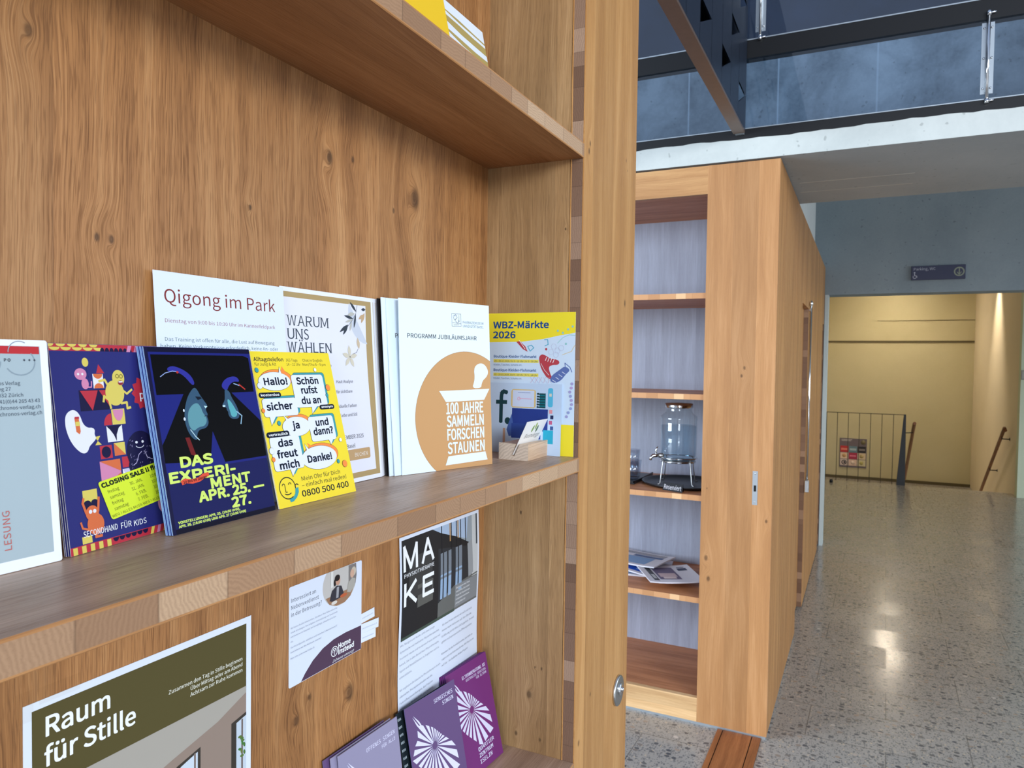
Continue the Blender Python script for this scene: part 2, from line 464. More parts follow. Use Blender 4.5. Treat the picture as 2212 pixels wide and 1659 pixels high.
M_UNDER = oak('oak_underside', (170, 122, 80), (150, 102, 62), (104, 66, 36), 'x', 'y', planks=0.4, off=0.2, pore=0.25, con=.35)
M_STILE = oak('oak_stile', (208, 158, 100), (190, 138, 80), (134, 86, 44), 'z', 'x', seams=[.039, .132],
              knots=[(.207, 1.687, .006), (.2, 1.925, .003), (.208, 1.91, .002), (.02, 1.893, .005), (.024, 1.905, .004), (.066, 1.074, .0035), (.018, 1.02, .005)], pore=0.22, con=.3)
M_FAR = oak('oak_cabinet_front', (198, 146, 98), (182, 130, 82), (136, 88, 50), 'z', 'y', seams=[-.104, -.005],
            knots=[(-.062, 1.574, .008), (-.051, 1.54, .008), (.083, 1.048, .004), (.081, .743, .012), (.069, .653, .012), (-.165, .93, .008)], pore=0.18, rough=0.4, tint=0.2, con=.28)
M_FARX = oak('oak_cabinet_rail', (208, 160, 106), (192, 142, 92), (150, 100, 56), 'y', 'z', planks=0.075, pore=0.25)
M_FARPALE = oak('oak_cabinet_base', (236, 196, 146), (224, 180, 128), (176, 128, 80), 'y', 'z', planks=0.055, pore=0.25)
M_FARSIDE = oak('oak_cabinet_side', (196, 146, 90), (178, 126, 74), (122, 80, 42), 'z', 'x', planks=0.14, pore=0.3, rough=0.45)
M_FARBACK = oak('oak_cabinet_back', (180, 184, 200), (164, 166, 180), (130, 130, 144), 'z', 'y', planks=0.13, pore=0.3, rough=0.3, tint=0.12, con=.4)  # oak with cool window light put into its blue-grey base colour
M_FARSHELF = oak('oak_cabinet_shelf', (216, 150, 104), (198, 130, 84), (140, 84, 50), 'y', 'x', planks=0.3, pore=0.25)
M_VENEER = oak('oak_veneer_edge', (204, 152, 100), (190, 136, 84), (150, 98, 56), 'x', 'z', planks=0.5, pore=0.2)
M_CORE = endgrain('core_shelf', (206, 172, 138), (172, 134, 102), (118, 84, 60), 'x', 'z', 0.058, contrast=0.36)
M_CORE_V = endgrain('core_stile', (186, 156, 132), (132, 102, 82), (84, 60, 46), 'z', 'y', 0.034, contrast=0.34)
M_CORE_F = endgrain('core_cabinet', (238, 190, 140), (212, 156, 108), (162, 108, 66), 'y', 'z', 0.05, contrast=0.3)
M_CORE_N = endgrain('core_niche', (170, 136, 108), (128, 96, 74), (80, 56, 42), 'z', 'y', 0.05, contrast=0.4)
M_GAP = plain('gap_black', (16, 13, 11), 0.9)
M_STEEL = plain('brushed_steel', (196, 196, 194), 0.28, 1.0)
M_CHROME = plain('chrome', (226, 228, 230), 0.12, 1.0)
M_ALU = plain('pale_metal', (196, 204, 210), 0.35, 0.7)
M_BLACKMETAL = plain('black_metal', (26, 26, 28), 0.45, 0.3)
M_NAVYMETAL = plain('dark_blue_steel', (36, 46, 62), 0.42, 0.4, noise=0.15)
M_FLANGE = plain('rusty_flange', (112, 92, 80), 0.42, 0.4, noise=0.15)
M_WHITE = plain('white_paint', (232, 236, 236), 0.5)
M_GLASS = glass_mat('clear_glass')
M_PANE = glass_mat('balustrade_glass', (0.86, 0.92, 0.96), 0.05, 0.02)
M_CONC = concrete('concrete_soffit', (158, 168, 174), (176, 184, 188), 1.3)
M_CONC_EDGE = concrete('concrete_edge', (190, 194, 190), (208, 211, 206), 3.0)
M_CONC_BLUE = concrete('concrete_wall', (132, 146, 154), (156, 168, 174), 1.1)
M_CONC_PANEL = concrete('concrete_panels', (74, 84, 96), (128, 136, 147), 3.4, seam=('y', 0.47, 0.07))
M_CONC_DARK = concrete('concrete_panels_dark', (16, 22, 40), (30, 38, 60), 2.4)
M_WALL_PALE = concrete('wall_pale', (198, 200, 198), (210, 212, 208), 1.0, pits=0.06)
M_WALL_YEL = concrete('wall_yellow', (198, 188, 150), (206, 196, 160), 0.8, pits=0.06)
M_WALL_WARM = concrete('wall_warm', (214, 200, 174), (220, 206, 180), 0.8, pits=0.06)
M_WALL_GREEN = concrete('wall_green', (196, 206, 180), (204, 212, 188), 0.8, pits=0.06)
M_TERR = terrazzo()
M_GROOVE = plain('wall_groove', (92, 82, 58), 0.8)

# ------------------------------------------------------------------ setting
b = MB(); b.box((-7, -7, -0.12), (10.1, 3.0, 0.0), M_TERR); b.build('floor', kind='structure')
b = MB()
b.box((10.1, -2.5, -0.16), (10.4, 0.3, -0.173), M_TERR)
for i in range(3):
    b.box((10.1+0.3*i, -2.24, -1.2), (10.4+0.3*i, 0.3, -0.173*(i+1)), M_TERR)
b.box((11.0, -2.24, -1.2), (14.1, 0.3, -0.52), M_TERR)
b.build('floor', kind='structure')
# gallery slab with a rough broken upper edge
b = MB()
XS, ZB, ZT = 2.217, 2.452, 2.540
ys = [-6.5+0.04*i for i in range(238)]
rz = random.Random(3)
zt = []
for i, y in enumerate(ys): zt.append(ZT+0.003*math.sin(y*7)+rz.uniform(-0.003, 0.003))
for i in range(len(ys)-1):
    y0, y1, z0, z1 = ys[i], ys[i+1], zt[i], zt[i+1]
    b.face([(XS, y0, ZB), (XS, y1, ZB), (XS, y1, z1), (XS, y0, z0)], M_CONC_EDGE)
    b.face([(XS, y0, z0), (XS, y1, z1), (3.2, y1, ZT), (3.2, y0, ZT)], M_CONC)
b.face([(XS, ys[0], ZB), (3.2, ys[0], ZB), (3.2, ys[-1], ZB), (XS, ys[-1], ZB)], M_CONC)
b.face([(3.2, ys[0], ZB), (3.2, ys[0], ZT), (3.2, ys[-1], ZT), (3.2, ys[-1], ZB)], M_CONC)
bmesh.ops.remove_doubles(b.bm, verts=b.bm.verts[:], dist=0.0002)
for x_, ya_, yb_ in ((2.72, -.22, -.70), (2.92, -.21, -.70)): b.box((x_, yb_, ZB-.0012), (x_+.008, ya_, ZB-.0002), M_CONC_EDGE)
b.build('ceiling', kind='structure')
b = MB(); b.box((3.2, -6.5, 3.75), (6.3, 3, 3.9), M_CONC); b.build('ceiling', kind='structure')
b = MB(); b.box((6.2, -5, 3.3), (14.1, 0.3, 3.4), M_WALL_WARM); b.build('ceiling', kind='structure')
b = MB(); b.box((3.12, -6.5, 2.54), (3.2, 3.0, 3.28), M_CONC_PANEL); b.box((3.12, -6.5, 3.28), (3.2, 3.0, 5.2), M_CONC_DARK); b.build('wall_gallery', kind='structure')
b = MB(); b.box((3.2, -.095, 2.452), (5.96, .1, 3.75), M_WALL_PALE); b.build('wall_left', kind='structure')
b = MB()
b.box((5.96, -5.5, 2.212), (6.2, .1, 3.75), M_CONC_BLUE)
b.box((5.98, -.2, 0), (6.2, .1, 2.212), M_CONC_BLUE)
b.build('wall_back', kind='structure')
b = MB(); b.box((5.955, -.219, 0), (6.1, -.189, 2.212), plain('jamb_paint', (196, 208, 208), .5)); b.build('trim_1', kind='structure')
b = MB(); b.box((9.76, -5, 0), (9.9, -2.24, 3.3), M_WALL_GREEN); b.build('wall_right', kind='structure')
b = MB(); b.box((9.9, -2.5, -1.2), (14.1, -2.24, 3.3), M_WALL_WARM); b.build('wall_stairwell', kind='structure')
b = MB()
b.box((14.1, -2.5, -1.2), (14.3, .5, 3.3), M_WALL_YEL)
b.box((14.085, -2.24, 2.045), (14.1, .3, 2.075), M_GROOVE)
b.box((14.09, -2.24, 2.44), (14.1, -.7, 2.446), M_GROOVE)
b.build('wall_far', kind='structure')
b = MB(); b.box((14.07, -2.24, -.52), (14.1, .3, -.47), M_GROOVE); b.build('baseboard_far', kind='structure')
b = MB(); b.box((6.2, .3, -1.2), (14.1, .5, 3.3), M_WALL_YEL); b.build('wall_passage', kind='structure')

# ------------------------------------------------------------------ near shelving unit
D = 0.155
unit = thing('shelving_unit', 'large oak wall unit in the foreground filled with flyers and booklets', 'shelf unit', (-0.72, -0.06, 0))
b = MB(); b.box((-1.7, 0, 0.06), (0.02, 0.02, 2.43), M_BACK); b.build('back_panel', unit)
b = MB(); b.box((0, -.1336, 0.06), (0.02, 0, 2.43), M_SIDE); b.build('side_panel', unit)
b = MB(); b.box((-1.72, -D, 0), (-1.7, 0.02, 2.43), M_SIDE); b.build('side_panel', unit)
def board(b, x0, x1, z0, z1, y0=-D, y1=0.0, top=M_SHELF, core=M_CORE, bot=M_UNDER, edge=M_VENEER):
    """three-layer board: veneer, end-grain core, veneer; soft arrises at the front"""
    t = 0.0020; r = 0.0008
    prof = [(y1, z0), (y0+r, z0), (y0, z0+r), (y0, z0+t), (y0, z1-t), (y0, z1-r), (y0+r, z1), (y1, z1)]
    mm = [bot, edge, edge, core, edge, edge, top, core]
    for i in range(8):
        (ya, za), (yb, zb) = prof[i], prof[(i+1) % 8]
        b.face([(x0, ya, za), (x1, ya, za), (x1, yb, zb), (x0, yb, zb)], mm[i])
    b.face([(x0, y, z) for y, z in prof], core); b.face([(x1, y, z) for y, z in reversed(prof)], core)
    bmesh.ops.remove_doubles(b.bm, verts=b.bm.verts[:], dist=0.00005)
Z_MID, Z_UP, Z_LOW, TH = 1.4485, 1.8995, 0.9985, 0.0214
for z in (Z_MID, Z_UP, Z_LOW, 0.55, 0.10):
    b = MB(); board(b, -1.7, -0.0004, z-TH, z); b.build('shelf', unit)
b = MB(); b.box((-1.72, -D, 2.43), (.258, .3, 2.45), M_SHELF); b.build('top_board', unit)
b = MB()
x0, x1, t = 0.0, 0.257, 0.0018
b.box((x0, -D, 0.012), (x1, -D+t, 2.43), M_STILE)
b.box((x0+.0003, -D+t, 0.012), (x1-.0003, -.1345-t, 2.43), M_CORE_V)
b.box((x0, -.1345-t, 0.012), (x1, -.1345, 2.43), M_STILE)
b.build('front_stile', unit)
b = MB(); b.box((.236, -.1345, 0.0), (.256, .3, 2.43), M_STILE); b.build('end_panel', unit)
b = MB(); b.box((0.0015, -.1345, .06), (.02, -.1336, 2.43), M_GAP); b.build('shadow_joint', unit)
b = MB(); b.box((-1.7, -.12, 0), (.236, .25, .06), M_GAP); b.build('plinth', unit)
b = MB(); b.lathe([(0.0, 0.0), (.0252, 0.0), (.0256, .001), (.0256, .0035), (.0246, .0046), (.021, .0049), (0.0, .0049)], (.203, -D, 1.025), M_STEEL, 48, 'y')
ros = b.build('lock_rosette', unit); ros['label'] = 'round brushed steel lock rosette'
b = MB(); b.lathe([(0.0, .0049), (.0105, .0049), (.0105, .0062), (.0092, .0072), (0.0, .0076)], (.206, -D, 1.027), M_CHROME, 28, 'y')
b.lathe([(0.0, .0076), (.004, .0076), (.0035, .0105), (0.0, .0112)], (.206, -D, 1.027), M_CHROME, 16, 'y')
b.build('lock_cylinder', ros)

# ------------------------------------------------------------------ cabinet along the corridor
XF, YC = 2.2175, -0.186
YO, ZO0, ZO1 = 0.107, 0.117, 2.322
cab = thing('corridor_cabinet', 'tall oak cabinet with open shelves facing the viewer and doors along the corridor', 'cabinet', (3.2, .4, 0))
b = MB(); b.box((XF, YC, .012), (XF+.024, YO, 2.443), M_FAR); fs = b.build('front_stile', cab)
b = MB(); b.box((XF-.0015, -.127, .995), (XF, -.106, 1.139), M_ALU)
b.box((XF-.0018, -.1215, 1.052), (XF-.0012, -.1115, 1.078), M_GAP)
for zz in (1.008, 1.128): b.lathe([(0, 0), (.003, 0), (.003, .0008), (0, .001)], (XF-.0015, -.1165, zz), M_CHROME, 12, 'x')
sp_ = b.build('strike_plate', fs)
b = MB(); b.box((XF, YO, ZO1), (XF+.024, 1.5, 2.443), M_FARX); b.build('top_rail', cab)
b = MB(); b.box((XF, YO, .012), (XF+.024, 1.5, ZO0), M_FARPALE); b.build('bottom_rail', cab)
b = MB(); b.box((XF+.004, YC+.004, 0), (3.5, 1.5, .012), M_ALU); b.build('plinth', cab)
b = MB(); b.box((XF, 1.5, .012), (XF+.024, 1.75, 2.443), M_FAR); b.build('front_stile', cab)
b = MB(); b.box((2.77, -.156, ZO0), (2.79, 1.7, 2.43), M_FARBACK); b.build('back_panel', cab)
b = MB(); b.box((XF+.024, 1.5, .1), (2.77, 1.52, 2.43), M_FARX); b.build('inner_side', cab)
b = MB(); b.box((XF+.024, YC+.03, .095), (2.77, 1.5, .117), M_FARSHELF); b.build('shelf', cab)
b = MB(); b.box((XF+.024, YC+.03, ZO1), (2.77, 1.5, ZO1+.02), M_FARSHELF); b.build('inner_top', cab)
for zt_ in (1.898, 1.455, 1.011, .558):
    b = MB(); z0 = zt_-.024; xf = XF+.012
    b.box((xf, YO+.0005, z0), (xf+.002, 1.5, zt_), M_CORE_F)
    b.box((XF+.024, YC+.03, z0), (2.769, 1.5, zt_), M_FARSHELF)
    b.box((xf+.002, YO, zt_-.0025), (XF+.024, 1.5, zt_), M_FARSHELF)
    b.box((xf+.002, YO, z0), (XF+.024, 1.5, z0+.0025), M_FARSHELF)
    b.box((xf+.002, YO, z0+.0025), (XF+.024, 1.5, zt_-.0025), M_FARSHELF)
    b.build('shelf', cab)
NX = [(3.56, 4.08, 1.955), (5.74, 5.95, 1.95)]
b = MB()
TP = .03
b.box((XF+.024, YC, .012), (3.56, YC+TP, 2.443), M_FARSIDE)
b.box((4.08, YC, .012), (5.74, YC+TP, 2.443), M_FARSIDE)
b.box((3.56, YC, 1.955), (4.08, YC+TP, 2.443), M_FARSIDE)
b.box((5.74, YC, 1.95), (5.953, YC+TP, 2.443), M_FARSIDE)
b.build('side_panel', cab)
for xa, xb, zz in NX:
    b = MB(); b.box((xa, YC+TP+.0005, .012), (xb, YC+TP+.009, zz), M_FARSIDE); b.build('recessed_door', cab)
b = MB(); b.box((4.0755, YC+.0015, .012), (4.0798, YC+TP, 1.955), M_CORE_N); b.build('door_edge', cab)
b = MB(); b.box((5.945, YC+.0015, .012), (5.949, YC+TP, 1.95), M_CORE_N); b.build('door_edge', cab)
b = MB(); b.tube([(4.085, YC-.012, .80), (4.085, YC-.012, 1.985)], .0075, M_CHROME, 12)
b.lathe([(.0, 0), (.012, 0), (.012, .02), (.008, .03), (0, .036)], (4.085, YC-.012, 1.975), M_CHROME, 16)
b.box((4.068, YC-.026, .765), (4.102, YC, .845), M_ALU, .004)
b.box((4.08, YC-.013, 1.94), (4.09, YC, 1.95), M_CHROME)
h = b.build('door_bar', cab); h['label'] = 'slim chrome closing bar with a pale metal foot'
b = MB(); b.box((XF+.024, YC, 2.443), (5.95, 1.7, 2.449), M_FARSIDE); b.build('top_board', cab)
b = MB(); b.box((2.8, 1.5, 0), (5.95, 1.7, 2.44), M_FARSIDE); b.build('rear_panel', cab)

# sliding track in the floor between the two oak bodies
tr = thing('floor_track', 'brown wooden track strip with two dark grooves set in the floor', 'floor track', (1.2, -.07, 0))
for y0, y1 in ((-.0065, .014), (-.1275, -.0105), (-.166, -.1315)):
    b = MB(); b.box((.262, y0, 0.0005), (2.2165, y1, .004), oak('oak_track', (176, 112, 66), (152, 92, 52), (98, 56, 30), 'x', 'y', planks=.4, off=.2, pore=.35)); b.build('board', tr)
b = MB(); b.box((.262, -.1665, 0.0003), (2.2165, .0145, .001), M_GAP); b.build('groove', tr)

# ------------------------------------------------------------------ gallery balustrade and walkway
bal = thing('glass_balustrade', 'glass balustrade with black rails standing on the concrete gallery edge', 'balustrade', (2.25, -1.5, 2.54))
Y0, Y1 = -6.4, 2.9
b = MB(); b.box((2.219, Y0, 2.532), (2.262, Y1, 2.580), M_BLACKMETAL); b.box((2.217, Y0, 2.580), (2.235, Y1, 2.5835), M_ALU); b.build('bottom_channel', bal)
for ya, yb in ((-.896, 2.9), (-3.6, -.908), (-6.4, -3.61)):
    b = MB(); b.box((2.228, ya, 2.5836), (2.238, yb, 2.876), M_PANE); b.build('glass_pane', bal)
    b = MB(); b.box((2.228, ya, 2.9545), (2.238, yb, 3.7), M_PANE); b.build('glass_pane', bal)
b = MB(); b.box((2.219, Y0, 2.874), (2.272, Y1, 2.948), M_BLACKMETAL); b.box((2.217, Y0, 2.948), (2.240, Y1, 2.9525), M_ALU); b.build('rail', bal)
def bracket(y, z0, z1):
    b = MB()
    b.tube([(2.212, y, z0), (2.212, y, z1)], .006, M_CHROME, 10)
    for s in (-1, 1):
        b.box((2.223, y+s*.012-.008, z0+.03), (2.227, y+s*.012+.008, z1-.03), M_ALU)
        for k in range(3):
            z = z0+.05+(z1-z0-.1)*k/2
            b.lathe([(0, 0), (.004, 0), (.004, .003), (0, .004)], (2.223, y+s*.012, z), M_CHROME, 10, 'x')
    for z in (z0, z1):
        b.tube([(2.212, y, z), (2.212, y-.022, z+.002)], .004, M_CHROME, 8)
        b.lathe([(0, -.008), (.008, -.008), (.008, .008), (0, .008)], (2.212, y, z), M_CHROME, 12)
    b.build('clamp_post', bal)
bracket(-.9, 2.572, 2.893)
bracket(-.094, 2.948, 3.4)
walk = thing('steel_walkway', 'dark blue perforated steel walkway side running overhead to the gallery', 'walkway', (.8, -.02, 2.556))
b = MB(); b.box((-1.4, -.0455, 2.556), (2.19, .001, 2.566), M_FLANGE); b.box((2.19, -.04, 2.556), (2.217, -.005, 2.60), M_ALU); b.build('flange', walk)
b = MB()
def hole_panel(y, flip):
    for k in range(-14, 6):
        x0_, x1_ = 1.272+.185*k, 1.272+.185*(k+1)
        x1_ = min(x1_, 2.205)
        zc = []
        zrows = [2.71, 3.08] if k % 2 == 0 else [2.895, 3.265]
        z = 2.566
        xa, xb = x0_+.004, x1_-.006
        g = .0015
        L, R = x0_+g, x1_-g
        for zr in zrows:
            zb_, zt_ = zr-.082, zr
            b.face([(L, y, z), (R, y, z), (R, y, zb_), (L, y, zb_)], M_NAVYMETAL)
            b.face([(L, y, zb_), (xa, y, zb_), (xa, y, zt_), (L, y, zt_)], M_NAVYMETAL)
            b.face([(xa, y, zb_), (R, y, zb_), (R, y, zt_), (xb, y, zt_)], M_NAVYMETAL)
            z = zt_
        b.face([(L, y, z), (R, y, z), (R, y, 3.6), (L, y, 3.6)], M_NAVYMETAL)
hole_panel(-.045, 0); hole_panel(-.040, 1)
b.build('perforated_panel', walk, recalc=False)
b = MB(); b.box((-1.4, -.006, 2.566), (2.205, 0, 3.6), M_BLACKMETAL); b.build('backing_sheet', walk)

# ------------------------------------------------------------------ printed matter
FONT_DIR = os.path.join(bpy.utils.resource_path('LOCAL'), 'datafiles', 'fonts')
def load_font(f):
    try: return bpy.data.fonts.load(os.path.join(FONT_DIR, f))
    except Exception: return None
F_SANS = load_font('Noto Sans CJK Regular.woff2')
F_MONO = load_font('DejaVuSansMono.woff2')
_tcache = {}
def glyphs(s, font, bold, res=2):
    """triangulated text, unit size: list of polygons, bbox"""
    key = (s, font.name if font else '', bold, res)
    if key in _tcache: return _tcache[key]
    cu = bpy.data.curves.new('t', 'FONT'); cu.body = s
    if font: cu.font = font
    cu.size = 1.0; cu.offset = bold; cu.resolution_u = res; cu.fill_mode = 'FRONT'
    ob = bpy.data.objects.new('t', cu); COL.objects.link(ob)
    dg = bpy.context.evaluated_depsgraph_get()
    me = bpy.data.meshes.new_from_object(ob.evaluated_get(dg))
    polys = [[(me.vertices[i].co.x, me.vertices[i].co.y) for i in p.vertices] for p in me.polygons]
    bpy.data.objects.remove(ob); bpy.data.curves.remove(cu); bpy.data.meshes.remove(me)
    xs = [x for p in polys for x, y in p]; yy = [y for p in polys for x, y in p]
    r = (polys, (min(xs), max(xs), min(yy), max(yy)) if xs else (0, 1, 0, 1))
    _tcache[key] = r
    return r
CAPH = {}
def caph(font, bold=0):
    k = font.name if font else ''
    if k not in CAPH:
        bb = glyphs('H', font, 0)[1]; CAPH[k] = bb[3]
    return CAPH[k]

class Art:
    """print layout in millimetres: x right, y down from the sheet's top-left corner"""
    def __init__(s, w, h): s.w, s.h, s.items, s.tf, s.k = w, h, [], None, 0
    def _t(s, p):
        if s.tf is None: return p
        ox, oy, ax, ay, bx, by = s.tf
        return (ox+p[0]*ax+p[1]*bx, oy+p[0]*ay+p[1]*by)
    def _clip(s, pts):
        for ax, val, keep_lo in ((0, 0.02, False), (0, s.w-0.02, True), (1, 0.02, False), (1, s.h-0.02, True)):
            out = []
            for i, p in enumerate(pts):
                q = pts[i-1]
                ip = p[ax] <= val if keep_lo else p[ax] >= val
                iq = q[ax] <= val if keep_lo else q[ax] >= val
                if ip != iq:
                    t = (val-q[ax])/(p[ax]-q[ax]); out.append((q[0]+(p[0]-q[0])*t, q[1]+(p[1]-q[1])*t))
                if ip: out.append(p)
            pts = out
            if not pts: return []
        return pts
    def poly(s, pts, rgb, layer=1, soft=0):
        for _ in range(soft):
            pts = [q for i in range(len(pts)) for q in ((pts[i-1][0]*.75+pts[i][0]*.25, pts[i-1][1]*.75+pts[i][1]*.25), (pts[i-1][0]*.25+pts[i][0]*.75, pts[i-1][1]*.25+pts[i][1]*.75))]
        pts = s._clip([s._t(p) for p in pts])
        s.k += 1
        if len(pts) >= 3: s.items.append((pts, ink(rgb), (layer, s.k)))
    def rect(s, x0, y0, x1, y1, rgb, layer=1): s.poly([(x0, y0), (x1, y0), (x1, y1), (x0, y1)], rgb, layer)
    def rrect(s, x0, y0, x1, y1, r, rgb, layer=1):
        p = []
        for cx, cy, a0 in ((x1-r, y0+r, -90), (x1-r, y1-r, 0), (x0+r, y1-r, 90), (x0+r, y0+r, 180)):
            for k in range(6):
                a = math.radians(a0+18*k); p.append((cx+r*math.cos(a), cy+r*math.sin(a)))
        s.poly(p, rgb, layer)
    def ell(s, cx, cy, rx, ry, rgb, layer=1, n=40, a0=0, a1=360, rot=0):
        p = []
        for k in range(n+1 if a1-a0 < 360 else n):
            a = math.radians(a0+(a1-a0)*k/n); x, y = rx*math.cos(a), ry*math.sin(a)
            c, d = math.cos(math.radians(rot)), math.sin(math.radians(rot)); p.append((cx+x*c-y*d, cy+x*d+y*c))
        s.poly(p, rgb, layer)
    def line(s, pts, wd, rgb, layer=2, closed=False):
        P = [Vector(p) for p in pts]
        n = len(P)
        for i in range(n if closed else n-1):
            a, c = P[i], P[(i+1) % n]
            d = (c-a)
            if d.length < 1e-6: continue
            d.normalize(); q = Vector((-d.y, d.x))*wd/2; e = d*wd*0.3
            s.poly([tuple(a-e+q), tuple(c+e+q), tuple(c+e-q), tuple(a-e-q)], rgb, layer)
    def arc(s, cx, cy, r, a0, a1, wd, rgb, layer=2, n=16, ry=None):
        ry = ry or r
        s.line([(cx+r*math.cos(math.radians(a0+(a1-a0)*k/n)), cy+ry*math.sin(math.radians(a0+(a1-a0)*k/n))) for k in range(n+1)], wd, rgb, layer)
    def text(s, x, y, t, cap, rgb, w=None, font='sans', bold=0.0, layer=3, align='l', rot=0.0, slant=0.0):
        """baseline at y, capital height cap; w sets the exact width"""
        fo = F_MONO if font == 'mono' else F_SANS
        polys, bb = glyphs(t, fo, 0.0, 5 if cap > 5 else 2)
        k = cap/caph(fo); kx = k if w is None else w/(bb[1]-bb[0])
        tw = (bb[1]-bb[0])*kx
        x0 = x if align == 'l' else (x-tw if align == 'r' else x-tw/2)
        c, d = math.cos(math.radians(rot)), math.sin(math.radians(rot)); m = ink(rgb)
        # weight: the same glyphs overprinted with tiny shifts
        r = bold*k*0.62
        shifts = [(0, 0)] if r < 0.02 else ([(-r, 0), (r, 0)] if r < 0.09 else [(-r, -r*.7), (r, -r*.7), (-r, r*.7), (r, r*.7), (0, 0)])
        if r > 0.25: shifts += [(-r, 0), (r, 0), (0, -r), (0, r)]
        for sx, sy in shifts:
            s.k += 1
            for p in polys:
                q = []
                for px, py in p:
                    lx, ly = (px-bb[0])*kx+slant*py*k+(x0-x)+sx, -py*k+sy
                    gx, gy = x+lx*c+ly*d, y-lx*d+ly*c
                    q.append(s._t((gx, gy)))
                if all(0 <= gx <= s.w and 0 <= gy <= s.h for gx, gy in q): s.items.append((q, m, (layer, s.k)))
        return tw

def sheet_mesh(name, art, thick=0.4, stock=(238, 240, 244), deform=None, cuts=0, round_tr=0.0):
    """one paper sheet or card with its print, local x right, z up, front towards -y"""
    w, h = art.w/1000.0, art.h/1000.0; t = thick/1000.0
    b = MB(); sm = ink(stock)
    if sm not in b.mats: b.mats.append(sm)
    out = [(0, 0), (w, 0), (w, h), (0, h)]
    if round_tr:
        out = []
        for cx, cz, a0 in ((w-round_tr, round_tr, -90), (w-round_tr, h-round_tr, 0), (round_tr, h-round_tr, 90), (round_tr, round_tr, 180)):
            for k in range(5): a = math.radians(a0+22.5*k); out.append((cx+round_tr*math.cos(a), cz+round_tr*math.sin(a)))
    fr = [b.bm.verts.new((x, 0, z)) for x, z in out]; bk = [b.bm.verts.new((x, t, z)) for x, z in out]
    b.bm.faces.new(fr); b.bm.faces.new(list(reversed(bk)))
    for i in range(len(out)): b.bm.faces.new((fr[i], bk[i], bk[(i+1) % len(out)], fr[(i+1) % len(out)]))
    bmesh.ops.recalc_face_normals(b.bm, faces=b.bm.faces[:])
    rank = {k: i+1 for i, k in enumerate(sorted({it[2] for it in art.items}))}
    gap = min(0.000005, 0.0006/max(1, len(rank)))
    for pts, m, key in art.items:
        q = [(x/1000.0, -gap*rank[key]-0.00002, h-y/1000.0) for x, y in pts]
        try: f = b.bm.faces.new([b.bm.verts.new(p) for p in q])
        except ValueError: continue
        f.material_index = b.mi(m); f.normal_update()
        if f.normal.y > 0: f.normal_flip()
    if cuts:
        bmesh.ops.triangulate(b.bm, faces=[f for f in b.bm.faces if len(f.verts) > 4])
        for k in range(1, cuts):
            bmesh.ops.bisect_plane(b.bm, geom=b.bm.verts[:]+b.bm.edges[:]+b.bm.faces[:], plane_co=(0, 0, h*k/cuts), plane_no=(0, 0, 1))
    if deform:
        for v in b.bm.verts: v.co.y += deform(v.co.x/w, v.co.z/h)
    me = bpy.data.meshes.new(name); b.bm.to_mesh(me); b.bm.free()
    for m in b.mats: me.materials.append(m)
    return me
def pose(P0, yaw=0.0, lean=0.0, roll=0.0, sx=1.0):
    y, l = math.radians(yaw), math.radians(lean)
    u = Vector((math.cos(y), math.sin(y), 0)); n = Vector((-math.sin(y), math.cos(y), 0))
    up = n*math.sin(l)+Vector((0, 0, math.cos(l)))
    bk = up.cross(u)
    M = Matrix((u, bk, up)).transposed().to_4x4(); M.translation = Vector(P0)+Vector((0, 0, .0004))
    if roll: M = M @ Matrix.Rotation(math.radians(roll), 4, 'Y')
    if sx != 1.0: M = M @ Matrix.Diagonal((sx, 1, 1, 1))
    return M
def put(name, mesh, M, label, cat, group=None):
    o = bpy.data.objects.new(name, mesh); COL.objects.link(o); o.matrix_world = M
    return tag(o, label, cat, group)
def stack_behind(src, n, step, label, group, face, stock=(236, 238, 242), dx=0.0, thick=.4):
    """the other copies of a leaflet standing behind it in its stack (only their edges show)"""
    src['group'] = group
    M0 = src.matrix_world.copy()
    bb = src.bound_box; w = max(c[0] for c in bb)*1000; h = max(c[2] for c in bb)*1000
    a = Art(w, h); a.rect(0.02, 0.02, w-.02, h-.02, face, 1)
    me = sheet_mesh(src.name+'_back', a, thick, stock)
    bk = M0.to_3x3() @ Vector((0, 1, 0)); hz = Vector((bk.x, bk.y, 0)); cl = hz.length; hz = hz.normalized()/cl
    ux = M0.to_3x3() @ Vector((1, 0, 0))
    for k in range(1, n+1):
        c = src.copy(); c.data = me; COL.objects.link(c)
        M = M0.copy(); M.translation += hz*step*k+ux*(dx*k+random.uniform(-.0004, .0004))+Vector((0, 0, random.uniform(0, .0003)))
        c.matrix_world = M
        c['label'] = label; c['group'] = group
WHITE, NAVY, INKB = (246, 248, 252), (22, 24, 60), (28, 32, 44)

# --- upper shelf: two leaflets
a = Art(105, 148)
a.rect(0, 0, 105, 148, (176, 154, 92), 1)
for y0, y1, t0, t1 in ((2, 14, 0, 9), (18, 22, -2, 6), (34, 42, -4, 5), (50, 57, -6, 4), (70, 77, -4, 8), (96, 103, -6, 6)):
    a.poly([(0, y0+t0), (35, y0+t0*0.3+1), (70, y0+1), (105, y0+t1*0.4), (105, y1+t1*0.4), (70, y1+2), (35, y1), (0, y1+t0*0.4)], (228, 234, 240), 2)
a.poly([(0, 0), (105, 0), (105, 8), (60, 7), (0, 3)], (228, 234, 240), 2)
gold = put('leaflet', sheet_mesh('gold_leaflet', a, .5, (226, 226, 222)), pose((-.186, -.0615, Z_UP), 0, 11.9), 'gold leaflet with white brush strokes on the top shelf', 'leaflet')
stack_behind(gold, 3, .0009, 'plain-backed gold leaflet hidden behind the brush stroke one on the top shelf', 'gold leaflets on the top shelf', (176, 154, 92))
a = Art(105, 148); a.rect(0, 0, 105, 148, (238, 194, 36), 1);
